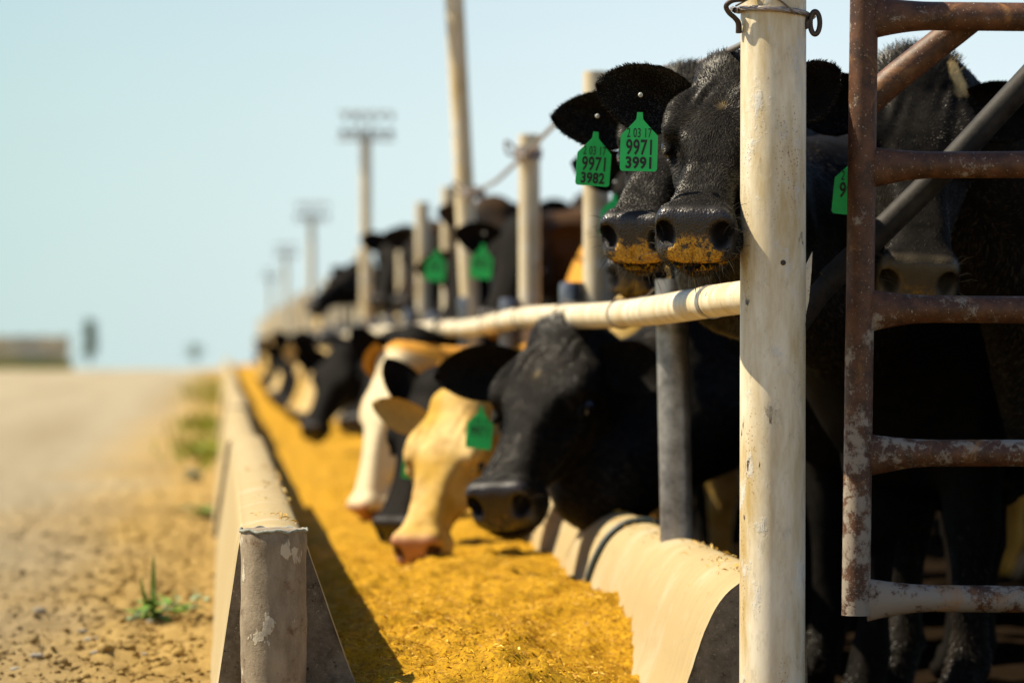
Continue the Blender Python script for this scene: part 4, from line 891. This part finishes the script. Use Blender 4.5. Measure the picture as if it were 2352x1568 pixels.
cow('black cow behind the tall post with the leftmost of the near green tags', (1450, 650, 8.7), (-.24, -.60, .76), (-.16, .8, .5), 1.0, (1.46, 9.0, 1.0), (1, .35), .011, black,
    [(-1, (-.96, .12, .1), (.12, -.35, 1), .19, .06), (1, (.93, .22, -.1), (-.1, -.3, 1), .19, .06)], [((1412, 446, 8.6), (1, -.05, .0), (.0, 1, .0), 1.0, None)], 0, .8)
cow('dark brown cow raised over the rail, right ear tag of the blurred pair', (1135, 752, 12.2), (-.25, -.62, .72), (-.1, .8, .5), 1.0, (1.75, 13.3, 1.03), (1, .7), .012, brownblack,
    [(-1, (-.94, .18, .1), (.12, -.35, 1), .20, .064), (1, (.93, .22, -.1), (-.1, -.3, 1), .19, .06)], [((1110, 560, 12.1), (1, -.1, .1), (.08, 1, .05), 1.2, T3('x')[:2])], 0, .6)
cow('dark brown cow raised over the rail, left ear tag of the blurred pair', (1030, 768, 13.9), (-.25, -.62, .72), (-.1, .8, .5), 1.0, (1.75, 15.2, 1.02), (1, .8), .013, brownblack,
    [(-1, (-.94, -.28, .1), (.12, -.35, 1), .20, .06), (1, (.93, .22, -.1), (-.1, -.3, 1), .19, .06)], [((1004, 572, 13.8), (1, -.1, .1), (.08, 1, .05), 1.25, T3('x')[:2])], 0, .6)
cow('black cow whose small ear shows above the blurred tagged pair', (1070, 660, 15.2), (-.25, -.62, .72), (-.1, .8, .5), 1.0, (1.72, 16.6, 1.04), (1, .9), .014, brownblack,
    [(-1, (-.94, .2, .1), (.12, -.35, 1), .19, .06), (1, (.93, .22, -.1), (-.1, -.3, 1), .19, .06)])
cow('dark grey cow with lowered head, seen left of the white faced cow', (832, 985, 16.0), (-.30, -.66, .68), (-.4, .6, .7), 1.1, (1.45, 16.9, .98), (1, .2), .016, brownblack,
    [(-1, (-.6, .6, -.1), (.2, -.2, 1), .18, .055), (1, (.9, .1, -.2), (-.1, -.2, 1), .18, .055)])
cow('black cow with a pale blaze eating in the blurred middle of the row', (700, 972, 21.5), (-.30, -.80, .50), (-.35, .5, .75), 1.15, (1.42, 22.3, .98), (1, .2), .017, blaze,
    [(-1, (-.8, .5, .1), (.2, -.2, 1), .18, .055), (1, (.9, .1, -.2), (-.1, -.2, 1), .18, .055)], [((752, 864, 21.3), (1, 0, 0), (0, 1, 0), 1.2, None)])
cow('black cow with a broad cream face eating near the blurred end of the row', (630, 918, 28), (-.40, -.75, .5), (-.45, .5, .7), 1.2, (1.40, 28.8, .98), (1, .2), .018, blaze,
    [(-1, (-.8, .5, .1), (.2, -.2, 1), .18, .055), (1, (.9, .1, -.2), (-.1, -.2, 1), .18, .055)])
cow('black cow in profile above the far rail, left of the nearest lamp rack pole', (712, 708, 25.5), (-.62, -.42, .6), (-.3, .9, .2), 1.1, (1.50, 26.3, .98), (1, .15), .018, black,
    [(-1, (-.5, .3, .7), (.2, -.2, 1), .18, .055), (1, (.4, .5, -.5), (-.1, -.2, 1), .18, .055)])
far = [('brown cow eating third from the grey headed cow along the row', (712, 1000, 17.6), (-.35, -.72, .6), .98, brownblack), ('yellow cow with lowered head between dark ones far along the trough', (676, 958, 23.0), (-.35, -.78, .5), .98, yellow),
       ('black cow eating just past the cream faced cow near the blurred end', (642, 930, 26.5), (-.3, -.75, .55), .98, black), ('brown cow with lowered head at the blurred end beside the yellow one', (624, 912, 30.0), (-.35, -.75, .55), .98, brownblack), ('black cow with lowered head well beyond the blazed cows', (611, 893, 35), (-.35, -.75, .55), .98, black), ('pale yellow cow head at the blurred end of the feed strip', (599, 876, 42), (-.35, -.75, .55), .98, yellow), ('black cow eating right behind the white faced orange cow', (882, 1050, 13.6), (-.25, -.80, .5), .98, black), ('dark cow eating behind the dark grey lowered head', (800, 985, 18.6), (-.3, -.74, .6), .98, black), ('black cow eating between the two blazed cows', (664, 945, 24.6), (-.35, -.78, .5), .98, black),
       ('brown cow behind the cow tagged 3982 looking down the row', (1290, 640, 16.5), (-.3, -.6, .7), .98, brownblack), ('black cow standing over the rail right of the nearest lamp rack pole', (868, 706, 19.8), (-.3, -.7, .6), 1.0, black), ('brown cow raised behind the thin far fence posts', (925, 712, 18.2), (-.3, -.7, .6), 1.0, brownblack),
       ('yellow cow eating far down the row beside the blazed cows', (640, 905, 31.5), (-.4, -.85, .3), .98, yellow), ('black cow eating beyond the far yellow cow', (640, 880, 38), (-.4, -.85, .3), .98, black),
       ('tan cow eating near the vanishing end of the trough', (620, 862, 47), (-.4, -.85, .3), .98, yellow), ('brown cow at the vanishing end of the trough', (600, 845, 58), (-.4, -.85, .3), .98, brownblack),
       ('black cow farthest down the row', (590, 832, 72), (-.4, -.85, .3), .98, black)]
for lb, ns, fw, shz, ct in far:
    P_ = at(*ns); cow(lb, ns, fw, (-.3, .6, .7), 1.05, (max(1.45, P_[0]+.62), P_[1]+.7, shz), (1, .2), .020, ct, [(-1, (-.9, .2, .1), (.2, -.2, 1), .19, .06), (1, (.9, .1, -.1), (-.1, -.2, 1), .19, .06)], eyes=False)

for lb, ns, shp, bk in (('added black cow filling the dark deep behind the gate, its head low', (2330, 900, 8.2), (2.30, 8.7, .84), (1, .1)), ('added black cow standing broadside to block light under the gate bars', (2250, 1150, 7.8), (1.75, 8.1, .72), (1, -.02)),  # cows added to block light and fill the black behind the gate
        ('added black cow farthest back, filling the dark right of the thick post', (2080, 1180, 9.6), (1.95, 10.2, .80), (1, .0)), ('added black cow filling the dark at the right edge behind the gate', (2500, 950, 9.4), (2.6, 9.9, .86), (1, .0))):
    cow(lb, ns, (-.3, -.9, .3), (-.1, .8, .5), 1.05, shp, bk, .02, black, [(-1, (-.9, .2, .1), (.2, -.2, 1), .19, .06), (1, (.9, .1, -.1), (-.1, -.2, 1), .19, .06)], eyes=False, mid=tuple(np.array(shp)+np.array([-.2, -.1, -.1])))
